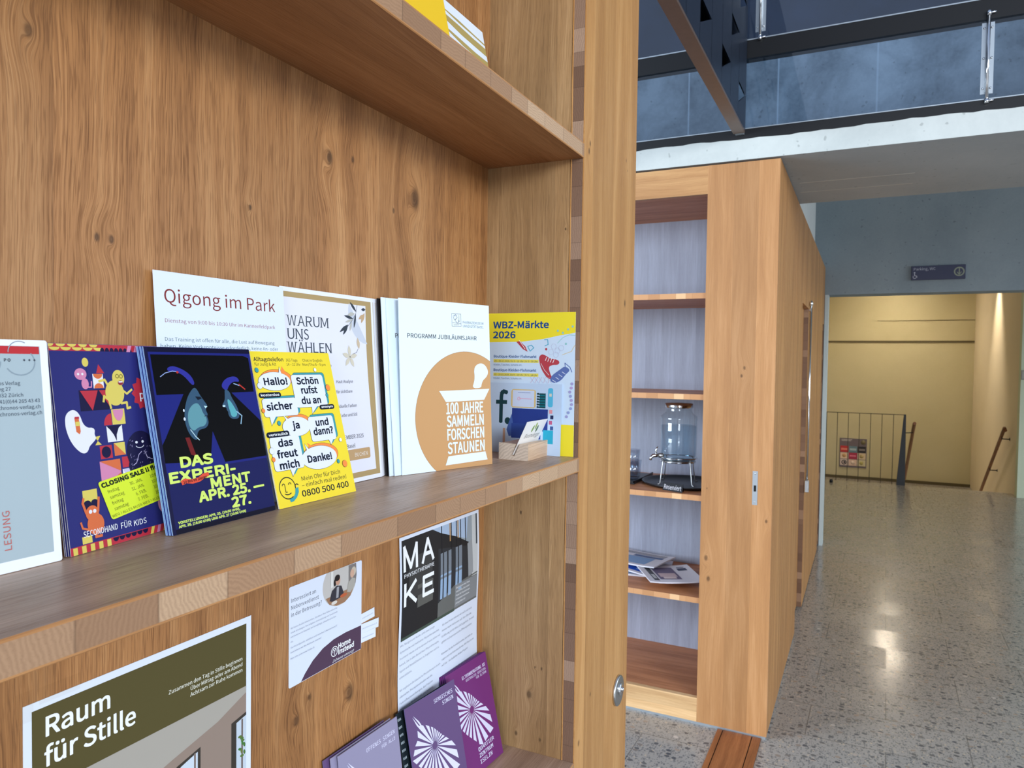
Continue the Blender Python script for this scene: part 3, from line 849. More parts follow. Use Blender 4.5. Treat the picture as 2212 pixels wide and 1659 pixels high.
put('leaflet', sheet_mesh('yellow_leaflet', a, .5, (240, 206, 80)), pose((-.338, -.085, Z_UP), 0, 12), 'plain golden yellow leaflet on the top shelf', 'leaflet')

# --- chronos card
a = Art(105, 147)
a.rect(4.5, 4, 100, 140, (170, 186, 192), 1)
a.rect(4.5, 4.2, 99.5, 9.2, (190, 44, 50), 2)
for cx in (66, 87): a.arc(cx, 14.5, 9.2, 0 if cx < 80 else -40, 180 if cx < 80 else 150, .8, (140, 156, 166), 2, ry=8.5)
a.arc(87, 8, 7, 180, 300, .6, (150, 160, 170), 2)
a.text(81, 14.2, 'P O', 1.9, (60, 66, 78), bold=.02, align='r')
for x in (89.5, 92.8, 96): a.rect(x-.7, 13, x+.7, 13.5, (60, 66, 78), 3); a.rect(x-.25, 12.5, x+.25, 14, (60, 66, 78), 3)
for y, t, x in ((29.3, 'Chronos Verlag', 86), (33, 'weg 27', 80), (37, '8032 Zürich', 87.3), (41, '+41(0)44 265 43 43', 97.6), (45, '@chronos-verlag.ch', 97.8), (49, 'www.chronos-verlag.ch', 98.4)):
    a.text(x, y, t, 2.3, (62, 74, 92), align='r')
a.text(74, 133, 'LESUNG', 4.3, (190, 92, 84), w=24.5, rot=90, align='l')
put('postcard', sheet_mesh('grey_card', a, .5, (240, 243, 250), round_tr=.0015), pose((-.7882, -.046, Z_MID), 0, 6.2), 'white bordered grey blue reading card at the left edge of the middle shelf', 'postcard')

# --- second-hand flyer
a = Art(105, 146)
BL, RD, YL, PK, OR, DK, WH = (44, 46, 116), (192, 50, 66), (226, 206, 98), (218, 138, 176), (222, 112, 64), (28, 26, 64), (238, 238, 246)
a.rect(0, 0, 105, 146, BL, 1)
a.rect(0, 0, 105, 5, RD, 2)
for i in range(5):
    a.ell(4.5+9*i, 2.4, 4.2, 2.3, YL, 3, 20, 0, 180); a.ell(0.5+9*i, 0.1, 3.6, 2, YL, 3, 20, 0, 180)
for i in range(7): a.ell(44+4.2*i, 5, 2, 2.8, DK, 3, 14, 180, 360)
for i in range(6): a.poly([(66+7*i, 5), (69.5+7*i, 5), (71.5+7*i, .2), (68+7*i, .2)], PK, 3)
a.rect(0, 140.5, 105, 146, RD, 2)
for i in range(5): a.rect(2+7*i, 141, 5.5+7*i, 146, YL, 3)
for i in range(6): a.ell(38+5.5*i, 141, 2.6, 3, DK, 3, 12, 0, 180)
for i in range(6): a.poly([(70+6.5*i, 146), (73+6.5*i, 146), (75+6.5*i, 140.5), (72+6.5*i, 140.5)], PK if i % 2 else YL, 3)
# blocks
a.ell(28, 13, 2.7, 3.3, YL, 2, 24); a.line([(28.3, 16.4), (29.5, 24)], .3, DK, 2)
a.ell(23, 21.5, 5, 4.2, PK, 3, 24); a.ell(26, 28.5, 3, 4, PK, 3, 24); a.line([(28, 31), (31, 31), (31.5, 27)], .9, PK, 3)
for x in (21, 24.5): a.ell(x, 21.5, .9, .9, WH, 4, 12)
a.poly([(39, 14.5), (36.5, 21), (43.5, 21)], RD, 2)
a.rect(33, 21.5, 42, 32, WH, 2); a.ell(37.5, 21.5, 4, 3.6, OR, 3, 20, 0, 180); a.ell(37.5, 32, 4, 3.6, OR, 3, 20, 180, 360)
a.rect(20, 33, 45, 48, DK, 2); a.poly([(21, 33.5), (36, 33.5), (30, 48)], RD, 3); a.poly([(37, 33.5), (46, 33.5), (46, 47)], RD, 3)
a.ell(51, 36, 8.5, 9.5, YL, 4, 30); a.ell(55.5, 25, 5.6, 6.2, YL, 4, 26)
a.line([(46, 31), (43, 26), (38, 27)], 1.8, YL, 4); a.line([(58, 34), (62, 37), (67, 34)], 1.6, YL, 4); a.line([(45, 41), (41, 38), (40, 42)], 1.8, YL, 4); a.line([(45, 41), (46, 47)], 1.8, YL, 4); a.line([(56, 44), (61, 43.5), (61, 48), (64, 47.5)], 1.8, YL, 4)
a.ell(57, 28.5, 2.4, 1.8, (150, 40, 60), 5, 18); a.rect(55.2, 27.3, 58.8, 28.3, WH, 6); a.arc(54.5, 23.5, 1.4, 0, 360, .35, (70, 66, 30), 5); a.arc(58, 23.7, 1.4, 0, 360, .35, (70, 66, 30), 5)
star = []
for k in range(24):
    r = 14 if k % 2 == 0 else 11.3; star.append((80+r*.95*math.cos(PI*k/12), 37+r*math.sin(PI*k/12)))
a.poly(star, RD, 2); a.text(74.5, 41.5, 'pé', 6, WH, bold=.01)
a.rect(46, 48, 58, 59.5, YL, 2); a.ell(52, 48.5, 4.6, 8.4, PK, 3, 24, 0, 180)
a.ell(45.5, 59.5, 7, 8.5, RD, 2, 20, 180, 270); a.poly([(38.5, 59.5), (45.5, 59.5), (45.5, 51)], RD, 2)
a.rect(40, 60, 54, 72, DK, 2); a.poly([(40, 60), (40, 72), (48, 72), (46, 67), (43, 63)], WH, 3); a.poly([(54, 60), (54, 72), (48, 72), (48.5, 67), (51, 62)], WH, 3)
ghost = [(8, 49), (12, 46.5), (16, 47), (19, 51), (20.5, 57), (24, 60), (28, 60), (30, 62), (29, 65), (30.5, 68), (27, 71), (24, 73), (22, 77), (18, 78), (13, 74), (9, 68), (6.5, 60), (6.5, 53)]
a.poly(ghost, WH, 3, 2); a.poly([(14, 52), (17.5, 52), (18, 62), (17, 64), (14.5, 62)], OR, 4); a.rect(14.2, 55, 17.8, 58, YL, 5); a.rect(14.2, 51.5, 17.6, 53, RD, 5)
a.poly([(29, 67), (34, 66.5), (31.5, 70)], YL, 2); a.poly([(29, 73), (34.5, 73), (31.5, 70)], YL, 2)
a.rect(32.5, 74, 43, 83.5, RD, 2); a.ell(37.7, 78.8, 4, 4.2, DK, 3)
a.rect(45, 73, 55, 82.5, YL, 2); a.poly([(45, 73), (45, 82.5), (55, 82.5)], OR, 3)
a.rect(31, 85, 49, 102, PK, 2); a.poly([(31, 85), (49, 85), (49, 94)], OR, 3); a.poly([(35, 102), (49, 102), (49, 95)], OR, 3)
a.rect(51, 84, 58, 92, RD, 2); a.rect(50.5, 93, 58.5, 102, WH, 2); a.ell(54.5, 93, 3.4, 3.6, (206, 200, 226), 3, 18, 0, 180); a.rect(51, 96.7, 58, 98.5, PK, 3)
a.ell(70, 82, 14, 16, DK, 3, 36); a.ell(70, 92, 13.5, 10, DK, 3, 30)
for x in (66, 72): a.ell(x, 74.5, 1.2, 1, WH, 4, 14)
a.arc(69, 76.5, 4, 20, 160, .5, WH, 4, ry=2.4); a.line([(70, 82), (67, 84), (64, 90), (61, 91.5)], .5, (200, 190, 226), 4); a.line([(73, 82), (75, 87), (80, 89)], .5, (200, 190, 226), 4)
for i in range(40):
    x, y = random.uniform(58, 82), random.uniform(70, 101); a.line([(x, y), (x+.6, y-.8)], .25, (170, 160, 206), 4)
a.rect(58, 103, 76, 118, PK, 2); a.ell(63, 103, 4.4, 4.4, YL, 3, 20, 0, 180); a.ell(72, 103, 4.4, 4.4, YL, 3, 20, 0, 180); a.rect(78, 102, 92, 112, RD, 2)
a.rect(14, 103.5, 26, 113, YL, 2); a.ell(17, 113, 3, 2.4, DK, 3, 16, 180, 360); a.ell(23, 113, 3, 2.4, DK, 3, 16, 180, 360); a.rect(13.5, 113, 26.5, 118, DK, 2)
a.ell(45, 108, 6.5, 9, YL, 3, 28); a.ell(44, 116, 8, 7, YL, 3, 28); a.poly([(46, 100), (53, 106), (54, 113), (49, 108)], RD, 4)
a.ell(20, 120, 5.4, 5.4, OR, 4, 26); a.ell(22, 128, 7, 7.5, OR, 4, 26); a.line([(15, 119), (13, 112), (14, 109)], 1.8, OR, 4); a.line([(25, 119), (26.5, 110)], 1.8, OR, 4); a.line([(16, 131), (11, 129), (10, 125)], 1.4, OR, 4); a.line([(22, 134), (21, 137), (26, 137)], 1.8, OR, 4)
for x in (18.5, 22): a.ell(x, 118.8, 1.4, 1.4, WH, 5, 14)
a.rect(10, 127+8, 18, 140, YL, 2)
a.ell(88, 124, 7.5, 9, PK, 3, 26)
# yellow-green sticker, pasted on askew
a.tf = (27, 99.5, 0.985, -0.135, 0.30, 0.955)
a.rrect(0, 0, 74, 30, 2, (222, 240, 50), 6)
GR = (34, 44, 30)
a.text(2, 5, 'CLOSING SALE !! final 4', 3.2, GR, w=64, bold=.045, layer=7)
for k, (d_, n_) in enumerate((('freitag', '30. JAN.'), ('samstag', '31. JAN.'), ('freitag', '6. FEB.'), ('samstag', '7. FEB.'))):
    y = 10.4+4.6*k
    a.text(5, y, d_, 2.5, GR, layer=7); a.text(38, y, n_, 2.5, GR, layer=7, align='r'); a.text(46, y, '10:00-16:00', 2.5, GR, layer=7)
a.text(1, 28.6, 'WEG ! ALLES MUSS WEG ! ALLES MUSS WEG', 2, GR, w=66, layer=7)
a.tf = None
a.text(11, 135.6, 'SECONDHAND', 4.2, WHITE, w=29, bold=.004, layer=5); a.text(43, 136, 'FÜR', 4.2, WHITE, w=9.6, bold=.004, layer=5); a.text(55, 136.6, 'KIDS', 4.2, WHITE, w=12, bold=.004, layer=5)
sec = put('flyer', sheet_mesh('second_hand_flyer', a, .4, (226, 226, 236)), pose((-.6760, -.044, Z_MID), 9.0, 7.77), 'dark blue children\'s second hand flyer with a yellow green sale sticker', 'flyer')
stack_behind(sec, 3, .0012, 'dark blue children\'s flyer mostly hidden behind the one with the sale sticker', 'second hand flyers on the middle shelf', (40, 40, 100), dx=-.0005)

# --- theatre flyer
a = Art(108.6, 147.7)
a.rect(0, 0, 108.6, 147.7, (24, 32, 118), 1)
a.poly([(0, 100), (108.6, 100), (108.6, 147.7), (0, 147.7)], (22, 26, 84), 2)
BK = (5, 5, 9)
a.poly([(5, 6), (100, 6), (106, 8), (106, 39), (80, 39), (108.6, 66), (108.6, 98), (61, 98), (53, 71), (46, 96), (2, 92), (0, 82), (7, 73), (30, 38.5), (5, 38.5)], BK, 3)
a.poly([(0, 118), (108.6, 112), (108.6, 147.7), (0, 147.7)], (22, 26, 84), 2)
a.rect(0, 0, 108.6, 4, (14, 14, 46), 2); a.rect(0, 143.7, 108.6, 147.7, (16, 14, 36), 3); a.rect(0, 0, 3.2, 147.7, (18, 18, 58), 3)
TE, TE2, DB = (96, 150, 160), (52, 84, 110), (44, 46, 150)
a.poly([(18, 17), (24, 15), (33, 18), (40, 23), (43, 30), (40, 32), (34, 24), (27, 20), (19, 20)], DB, 4, 2)
a.line([(11, 24), (16, 21), (23, 19.5), (27, 20)], .6, (150, 170, 220), 5); a.ell(27.5, 20.5, 1.2, 1, (190, 50, 40), 5)
a.poly([(30, 48), (34, 40), (41, 33), (44, 35), (46, 40), (50, 46), (52, 49.5), (49.5, 52), (50, 54.5), (51, 56.5), (49.5, 58), (50.5, 61), (50, 65), (46.5, 68), (40, 68.5), (37, 72), (36, 78), (30, 73), (27, 63), (28, 54)], TE2, 4, 2)
a.poly([(31, 54), (36, 48), (42, 46), (45, 50), (46, 55), (48.5, 58), (49, 62), (46, 66), (39, 66.5), (34, 70), (30, 64)], TE, 5, 2)
a.poly([(41, 41), (46, 41.5), (47, 43), (43, 44)], (16, 24, 40), 6); a.poly([(48, 49), (51.5, 49.8), (49, 51.5)], (190, 226, 228), 6)
a.line([(47, 57.8), (50.5, 57.4)], .5, (30, 40, 60), 6); a.line([(31, 68), (35, 74), (38, 77)], .8, (180, 210, 220), 6); a.ell(27.5, 52, .8, 1.2, (210, 220, 230), 6); a.ell(27, 59, 1, 1.4, (210, 220, 230), 6)
a.poly([(25, 74), (29, 74), (33, 90), (28, 88)], (110, 24, 26), 5)
a.poly([(69, 33), (76, 26), (88, 24), (92, 30), (84, 29), (78, 33), (75, 38)], DB, 4, 2); a.line([(84, 31), (90, 33)], .8, (150, 180, 220), 5); a.line([(90, 32), (96, 36.5)], 1.2, (190, 50, 40), 5)
a.poly([(73, 35), (78, 38), (79, 43), (83, 50), (85, 57), (84, 62), (78, 62.5), (74, 61), (72.5, 57.5), (73, 55.5), (71.5, 54), (72, 52), (66.5, 50.5), (71, 46), (72, 42)], TE2, 4, 2)
a.poly([(74, 44), (77, 46), (81, 53), (83, 58), (80, 61), (75.5, 60), (75, 55), (74, 51)], (90, 170, 178), 5, 2)
a.ell(69, 50.4, 1.6, .9, (190, 220, 226), 6); a.line([(82, 56), (87, 60), (84.5, 67)], 1, (150, 190, 214), 6)
YG = (214, 236, 112)
for x, y, t, w_ in ((17, 97, 'DAS', 31), (5, 108, 'EXPERI-', 65), (43, 117.5, 'MENT', 42), (29, 126.6, 'APR. 25. —', 70), (61, 136.6, '27.', 20)):
    a.text(x, y, t, 7.7, YG, w=w_, bold=.032, layer=5)
a.poly([(14, 107.5), (18, 106), (24, 107.5), (31, 107), (36, 104.5), (41.5, 104), (42, 107), (38, 108), (32, 110.5), (25, 111.2), (19, 110), (15, 111)], (226, 78, 50), 6)
a.text(16.5, 110, '10 BIS 99 JAHRE', 2, (40, 20, 30), w=23, bold=.02, layer=7, rot=3)
a.text(6, 140, 'VORSTELLUNGEN: APR. 25. (19:00 UHR),', 1.9, YG, w=62, bold=.03, layer=5)
a.text(6, 143, 'APR. 26. (16:00 UHR) UND APR. 27 (10:00 UHR)', 1.9, YG, w=68, bold=.03, layer=5)
exp_ = put('flyer', sheet_mesh('theatre_flyer', a, .45, (176, 204, 238)), pose((-.6029, -.0532, Z_MID), 2.1, 12.57, sx=1.024), 'dark blue theatre flyer with two face profiles and yellow green lettering', 'flyer')
stack_behind(exp_, 7, .00078, 'theatre flyer behind the front one of its stack, only its pale edge showing', 'theatre flyers in the stack on the middle shelf', (30, 36, 110), (150, 190, 242), dx=-.0002, thick=.6)

# --- telephone card
a = Art(107.8, 147.8)
YE, TQ, OG, LB, DN = (246, 220, 50), (62, 158, 166), (250, 144, 66), (232, 236, 250), (22, 30, 46)
a.rect(0, 0, 107.8, 147.8, YE, 1)
a.text(3, 9.3, 'Alltagstelefon', 3.7, DN, w=37.5, bold=.012); a.text(3, 13.6, 'für Jung & Alt', 2.9, DN, w=27)
a.text(44, 9.3, '365 Tage', 2.6, DN, w=16); a.text(44, 13.6, '14 – 21 Uhr', 2.6, DN, w=19); a.text(67, 9.3, 'Chat in English', 2.6, DN, w=29); a.text(66, 13.6, 'Mon/Thu 8 – 9 pm', 2.6, DN, w=34)
def bub(x0, y0, x1, y1, sx=3, sy=-2):
    a.rrect(x0+sx-.3, y0+sy-.3, x1+sx+.3, y1+sy+.3, 3.5, DN, 2); a.rrect(x0+sx, y0+sy, x1+sx, y1+sy, 3.3, TQ, 3)
    a.rrect(x0-.3, y0-.3, x1+.3, y1+.3, 3.3, DN, 4); a.rrect(x0, y0, x1, y1, 3, LB, 6)
def tail(p, q, r, sx=3, sy=-1):
    a.poly([(p[0]+sx, p[1]), (q[0]+sx, q[1]), (r[0]+sx, r[1]+sy)], TQ, 3); a.poly([(p[0]-.4, p[1]), (q[0]+.4, q[1]), (r[0], r[1]+.8)], DN, 4); a.poly([p, q, r], LB, 6)
def oval(cx, cy, rx, ry, tip, sx=3, sy=-2.5):
    a.ell(cx+sx, cy+sy, rx+.3, ry+.3, DN, 2); a.ell(cx+sx, cy+sy, rx, ry, OG, 3)
    a.poly([(tip[0]+3.6, tip[1]-1), (cx+sx+tip[2]*rx-1, cy+sy-ry*.8), (cx+sx+tip[2]*rx+4.5, cy+sy-ry*.8)], OG, 3)
    a.ell(cx, cy, rx+.3, ry+.3, DN, 4); a.poly([(tip[0], tip[1]-.6), (cx+tip[2]*rx-2.4, cy-ry*.75), (cx+tip[2]*rx+2.4, cy-ry*.75)], DN, 4)
    a.ell(cx, cy, rx, ry, LB, 6); a.poly([(tip[0], tip[1]), (cx+tip[2]*rx-2, cy-ry*.72), (cx+tip[2]*rx+2, cy-ry*.72)], LB, 6)
oval(24, 29, 20.5, 9, (33, 15, .42)); bub(46, 23, 91, 56); tail((67, 55.5), (75, 55.5), (66, 63))
bub(3, 45.5, 47, 63); tail((9, 62.5), (17, 62.5), (9.5, 71)); oval(41, 74, 18.5, 9.5, (26, 62, -.55)); bub(58, 66, 94, 91); tail((82, 90.5), (89, 90.5), (84, 96))
bub(3, 82, 41, 114); tail((22, 113.5), (30, 113.5), (23.5, 120.5)); oval(64, 107, 25, 11.5, (46.5, 92, -.55))
for x, y, t, c, w_ in ((25, 32.3, 'Hallo!', 6.4, 29.5), (68, 32.5, 'Schön', 6.6, 30.5), (68, 42, 'rufst', 6.6, 22.5), (68, 52.5, 'du an', 6.6, 27), (24, 56.5, 'sicher', 6.6, 33), (40, 76, 'ja', 6.6, 9), (77, 75.5, 'und', 6.6, 18), (76.5, 84.5, 'dann?', 6.6, 28), (22, 91.5, 'das', 6.6, 18), (22, 102, 'freut', 6.6, 25.5), (22, 112.5, 'mich', 6.6, 24.5), (64, 110.5, 'Danke!', 6.6, 34)):
    a.text(x, y, t, c, DN, w=w_, bold=.022, layer=8, align='c')
def pill(x0, y0, x1, y1, t):
    a.rrect(x0, y0, x1, y1, (y1-y0)/2-.05, DN, 7); a.text((x0+x1)/2, y1-1.5, t, 2.3, WHITE, w=(x1-x0)-5, bold=.02, layer=9, align='c')
pill(.6, 39.5, 28.5, 44.6, 'kostenlos'); pill(78, 54.6, 100, 59.5, 'anonym'); pill(.6, 77, 29.5, 82.4, 'vertraulich')
for x, y, r, c in ((4, 18, 2.2, TQ), (4, 33, 3, LB), (82, 18, 1.9, WHITE), (96, 37, 3.2, OG), (92.5, 45, 2, TQ), (2.6, 56.5, 2, OG), (19, 69.5, 2.1, TQ), (3.2, 94.5, 3, LB), (3.5, 102.5, 2.1, OG), (99, 92.5, 2, WHITE), (98.5, 117.5, 3.5, OG), (89.5, 114, 2, TQ)):
    a.ell(x, y, r+.25, r+.25, DN, 7, 24); a.ell(x, y, r, r, c, 8, 24)
a.text(34, 126.5, 'Mein Ohr für Dich', 4.1, DN, w=55); a.text(33, 132.6, '– einfach mal reden!', 4.1, DN, w=64); a.text(31, 141.3, '0800 500 400', 5.6, DN, w=67, bold=.012)
a.arc(14, 130.5, 10, 60, 330, .9, DN, 4, 24); a.arc(14, 130.5, 10, -30, 10, .9, DN, 4); a.arc(26, 130.5, 2.2, 130, 330, .9, DN, 4); a.arc(13.5, 129, 7.5, 60, 120, .9, DN, 4)
a.line([(11, 128), (11, 134), (13, 134)], .7, DN, 4); a.arc(9.5, 127.5, 1.5, 180, 360, .7, DN, 4); a.arc(17.5, 127.5, 1.5, 180, 360, .7, DN, 4)
a.poly([(23.5, 132), (27.5, 131.5), (27, 136), (23.5, 140.5), (18.5, 143.5), (14.5, 144), (14, 141), (18.5, 140), (22, 137)], TQ, 5)
alt = put('flyer', sheet_mesh('telephone_flyer', a, .5, (246, 236, 190)), pose((-.4883, -.051, Z_MID), -.66, 15.08), 'bright yellow helpline flyer covered in speech bubbles', 'flyer')
stack_behind(alt, 2, .0007, 'yellow helpline flyer hidden directly behind the front one', 'helpline flyers on the middle shelf', YE)

# --- Qigong sheet
a = Art(145.7, 207.4)
a.text(9.5, 25.5, 'Qigong im Park', 11, (128, 44, 40), w=124)
a.text(9, 42, 'Dienstag von 9:00 bis 10:30 Uhr im Kannenfeldpark', 3.1, (150, 96, 92), w=123)
for y, t, x, w_ in ((57.3, 'Das Training ist offen für alle, die Lust auf Bewegung', 8, 122), (63, 'haben. Keine Vorkenntnisse erforderlich, keine An- oder', 3.5, 131), (68.7, 'Abmeldung nötig.', 50, 42)):
    a.text(x, y, t, 3.0, (84, 110, 92), w=w_)
put('information_sheet', sheet_mesh('qigong_sheet', a, .3, (226, 234, 252)), pose((-.5835, -.022, Z_MID), 0, 4.6), 'white sheet about qigong in the park against the back panel', 'sheet')

# --- cosmetics leaflet
a = Art(150.3, 208.7)
GB, IV = (178, 152, 104), (232, 232, 242)
a.rect(4, 4.5, 146.5, 204, GB, 1)
def inner():
    L_ = [(4.5, 10), (137, 10)]
    for k in range(13):
        t = k/12.0; L_.append((136.5-3.5*math.sin(t*PI*1.0)*(1-t)+3*t*t, 10+t*188))
    return L_+[(4.5, 198)]
a.poly(inner(), IV, 2)
a.ell(137, 20, 32, 34, (204, 210, 222), 3, 40, 90, 200)
SG = (66, 74, 86)
SERIF = {'W': ((0.02, .98, 't'), (.5, .5, '')), 'A': ((0.0, 1.0, 'b'),), 'R': ((.1, .1, 'tb'), (.98, .98, 'b')), 'U': ((.08, .92, 't'),), 'M': ((.04, .96, 'tb'),), 'N': ((.06, .94, 'tb'),), 'H': ((.1, .9, 'tb'),), 'L': ((.12, .12, 'tb'),), 'E': ((.12, .12, 'tb'),)}
def serif_word(x, y, word, cap, w_, gap=1.4):
    ks = {'W': 1.35, 'A': 1.05, 'R': .98, 'U': 1.0, 'M': 1.25, 'N': 1.05, 'H': 1.05, 'L': .85, 'E': .85, 'Ä': 1.05, 'S': .75}
    tot = sum(ks[c] for c in word); k = (w_-gap*(len(word)-1))/tot
    cx = x
    for c in word:
        lw = ks[c]*k
        a.text(cx, y, c, cap if c != 'Ä' else cap, SG, w=lw*.94, layer=3, bold=-.006)
        base = 'A' if c == 'Ä' else c
        sw = lw*.30
        for xa, xb, where in SERIF.get(base, ()):
            for xx in {xa, xb}:
                px = cx+lw*.94*xx
                if 'b' in where: a.rect(px-sw/2, y-.5, px+sw/2, y, SG, 3)
                if 't' in where: a.rect(px-sw/2, y-cap, px+sw/2, y-cap+.5, SG, 3)
        cx += lw+gap
serif_word(9, 38.5, 'WARUM', 10.5, 62); serif_word(8.5, 52, 'UNS', 10.5, 31); serif_word(8, 65.5, 'WÄHLEN', 10.5, 66)
def leaf(x, y, ln, wd, ang, c):
    p = []
    for k in range(9): t = k/8; p.append((t*ln, -wd*math.sin(PI*t)))
    for k in range(7, 0, -1): t = k/8; p.append((t*ln, wd*math.sin(PI*t)))
    r = math.radians(ang); a.poly([(x+px*math.cos(r)-py*math.sin(r), y+px*math.sin(r)+py*math.cos(r)) for px, py in p], c, 4)
a.line([(121, 10), (118, 20), (112, 27), (103, 35)], .4, SG, 4)
DKL, GYL, TAN = (58, 66, 76), (190, 188, 180), (198, 166, 128)
for x, y, ln, wd, an, c in ((119, 18, 15, 1.7, 225, DKL), (113, 26, 16, 1.6, 190, DKL), (118, 20, 17, 1.5, 105, DKL), (103, 34, 14, 1.8, 130, DKL), (104, 33, 18, 1.8, 150, DKL), (116, 20, 13, 2.2, 170, GYL), (110, 29, 12, 1.5, 110, GYL), (112, 27, 14, 1.4, 165, GYL), (134, 18, 14, 2.2, 120, TAN), (136, 14, 8, 1.6, 175, DKL), (133, 20, 12, 2, 150, TAN)): leaf(x, y, ln, wd, an, c)
for an in (10, 80, 150, 215, 285): leaf(104, 69, 13, 2.6, an-20, (214, 206, 186))
a.ell(104, 69, .8, .8, SG, 5); leaf(121, 60, 13, 2.6, -100, (206, 186, 158)); a.line([(109, 66), (116, 64), (119, 60)], .4, SG, 4)
TX = (92, 92, 102)
for x, y, t in ((72, 80.5, 'Hautpflege'), (107, 98, 'Haut-Analyse'), (105, 109, 'für sichtbare'), (111, 125, 'individuelle Farben'), (111, 135, 'Typ, Farbe und Stil')):
    a.text(x, y, t, 3.4, TX, align='r')
a.text(120, 160, 'DEZEMBER 2025', 4.4, TX, align='r'); a.text(104, 170, 'Basel', 4.4, TX, align='r')
a.rrect(60, 172, 130, 184, 2, (194, 158, 112), 3); a.text(125, 180.5, 'BUCHEN', 4.3, (240, 234, 224), align='r', layer=4)
bend = lambda u, v: -.0045*(1-v)**2
warm = sheet_mesh('beauty_leaflet', a, .3, (238, 240, 248), bend, 14)
put('leaflet', warm, pose((-.4394, -.0145, Z_MID), 0, 3.4), 'white leaflet with a gold frame and painted leaves, front one of its kind', 'leaflet', 'gold framed leaflets on the middle shelf')
for k in (1, 2):
    o = put('leaflet', warm, pose((-.4394+.0055*k, -.0145+.0017*k, Z_MID), 0, 3.4-.28*k), 'gold framed leaflet peeping out behind the front one at its right edge', 'leaflet', 'gold framed leaflets on the middle shelf')
a = Art(148, 210); a.rect(0, 0, 148, 210, (30, 28, 30), 1)
put('booklet', sheet_mesh('dark_booklet', a, .8, (40, 38, 40)), pose((-.2838, -.0212, Z_MID), -3, 4.6), 'almost hidden black booklet between the gold framed leaflets and the white programmes', 'booklet')

# --- anniversary programme
a = Art(148.5, 211.1)
BR, PW = (200, 152, 100), (228, 242, 252)
a.ell(105, 146, 84, 84, (170, 130, 84), 1, 90); a.ell(105, 146, 83.5, 83.5, BR, 2, 90)
a.text(12, 47, 'PROGRAMM JUBILÄUMSJAHR', 5.2, (70, 70, 72), w=113, bold=.008)
for t, y in (('PHARMAZIEMUSEUM', 26), ('UNIVERSITÄT BASEL', 30.8)): a.text(101.5, y, t, 3.2, (84, 88, 98), w=36.5)
GYP = (104, 106, 114)
a.line([(83, 14), (98.5, 14), (98.5, 30), (83, 30)], .5, GYP, 3, True); a.line([(86, 16), (90, 15), (92, 19), (88, 22), (92, 26), (96, 23)], .6, GYP, 3); a.line([(95, 15.5), (95, 24), (93.5, 22)], .5, GYP, 3); a.line([(84, 25.5), (98, 26.5)], .5, GYP, 3); a.line([(86, 28.5), (95, 28)], .6, GYP, 3); a.arc(88.5, 19, 2.6, 60, 300, .5, GYP, 3)
pest = [(115, 109.5), (119, 101), (120, 94), (119, 87), (121, 81), (127, 77.5), (134, 77), (140, 80), (144, 86), (144, 91), (140, 96), (135, 99), (132, 104), (131, 109.5)]
a.poly(pest, PW, 3, 2)
a.poly([(59.5, 112.2), (146, 110.8), (136, 125), (70, 126.2)], PW, 3)
for y, t, w_, x in ((141.2, '100 JAHRE', 63, 70.5), (157.6, 'SAMMELN', 63, 71), (174.3, 'FORSCHEN', 63, 71.2), (191.4, 'STAUNEN', 63, 71.5)):
    a.text(x, y, t, 13.6, PW, w=w_, bold=.012, layer=3)
a.poly([(72, 194.5), (136, 193.2), (139.5, 204), (67, 205.5)], PW, 3)
jm = sheet_mesh('anniversary_programme', a, 1.1, (228, 242, 252))
put('programme_booklet', jm, pose((-.2697, -.0335, Z_MID), -18.44, 3.0), 'white anniversary programme with a brown mortar and pestle, frontmost', 'booklet', 'anniversary programmes on the middle shelf')
put('programme_booklet', jm, pose((-.2790, -.0295, Z_MID), -11.5, 5.0), 'second white programme, just behind the frontmost mortar one', 'booklet', 'anniversary programmes on the middle shelf')
put('programme_booklet', jm, pose((-.2840, -.0255, Z_MID), -8.5, 4.5), 'rearmost white programme, only its left spine showing', 'booklet', 'anniversary programmes on the middle shelf')

# --- market flyer against the side panel
def side_pose(x, y, z, lean=0.0):
    u = Vector((0, -1, 0)); l = math.radians(lean)
    up = Vector((math.sin(l), 0, math.cos(l))); bk = up.cross(u)
    M = Matrix((u, bk, up)).transposed().to_4x4(); M.translation = Vector((x, y, z)); return M
a = Art(145.5, 210)
LBL, YW, DBL = (206, 226, 246), (240, 222, 50), (20, 76, 142)
a.rect(0, 0, 145.5, 210, LBL, 1)
a.poly([(0, 0), (145.5, 0), (145.5, 30), (120, 34), (95, 39), (60, 43), (0, 44)], YW, 2); a.rect(118, 164, 145.5, 210, YW, 2)
a.text(12, 22.5, 'WBZ-Märkte', 9.6, DBL, w=91, bold=.02); a.text(12, 37.5, '2026', 9.6, DBL, w=37, bold=.02)
for k, (d_) in enumerate(('29.- 30.01.2026, Do 9 - 18 Uhr | Fr 9 - 14 Uhr', '19.- 20.03.2026, Do 9 - 18 Uhr | Fr 9 - 14 Uhr')):
    y = 67+20.5*k
    a.text(13.5, y, 'Boutique-Kleider-Flohmarkt', 3.7, DBL, w=71, bold=.014); a.rect(13, y+2.6, 88, y+7.4, (230, 218, 96), 2); a.text(14.5, y+6.6, d_, 2.6, (70, 90, 90), w=72); a.text(13.5, y+12, 'Kinder, Taschen, Schuhe etc.', 2.6, (60, 100, 150), w=48)
RDW, SB, PB = (184, 66, 78), (96, 176, 206), (92, 114, 176)
a.poly([(51, 43), (57, 42), (66, 50), (70, 58), (62, 54)], RDW, 3); a.line([(56, 41), (66, 54)], .8, WHITE, 4)
a.line([(70, 50), (76, 48), (80, 52), (74, 57), (70, 50)], 1.3, SB, 3); a.line([(97, 40), (102, 40), (103, 47), (98, 49)], 1.4, SB, 3); a.ell(100, 54, 1.7, 1.8, RDW, 3)
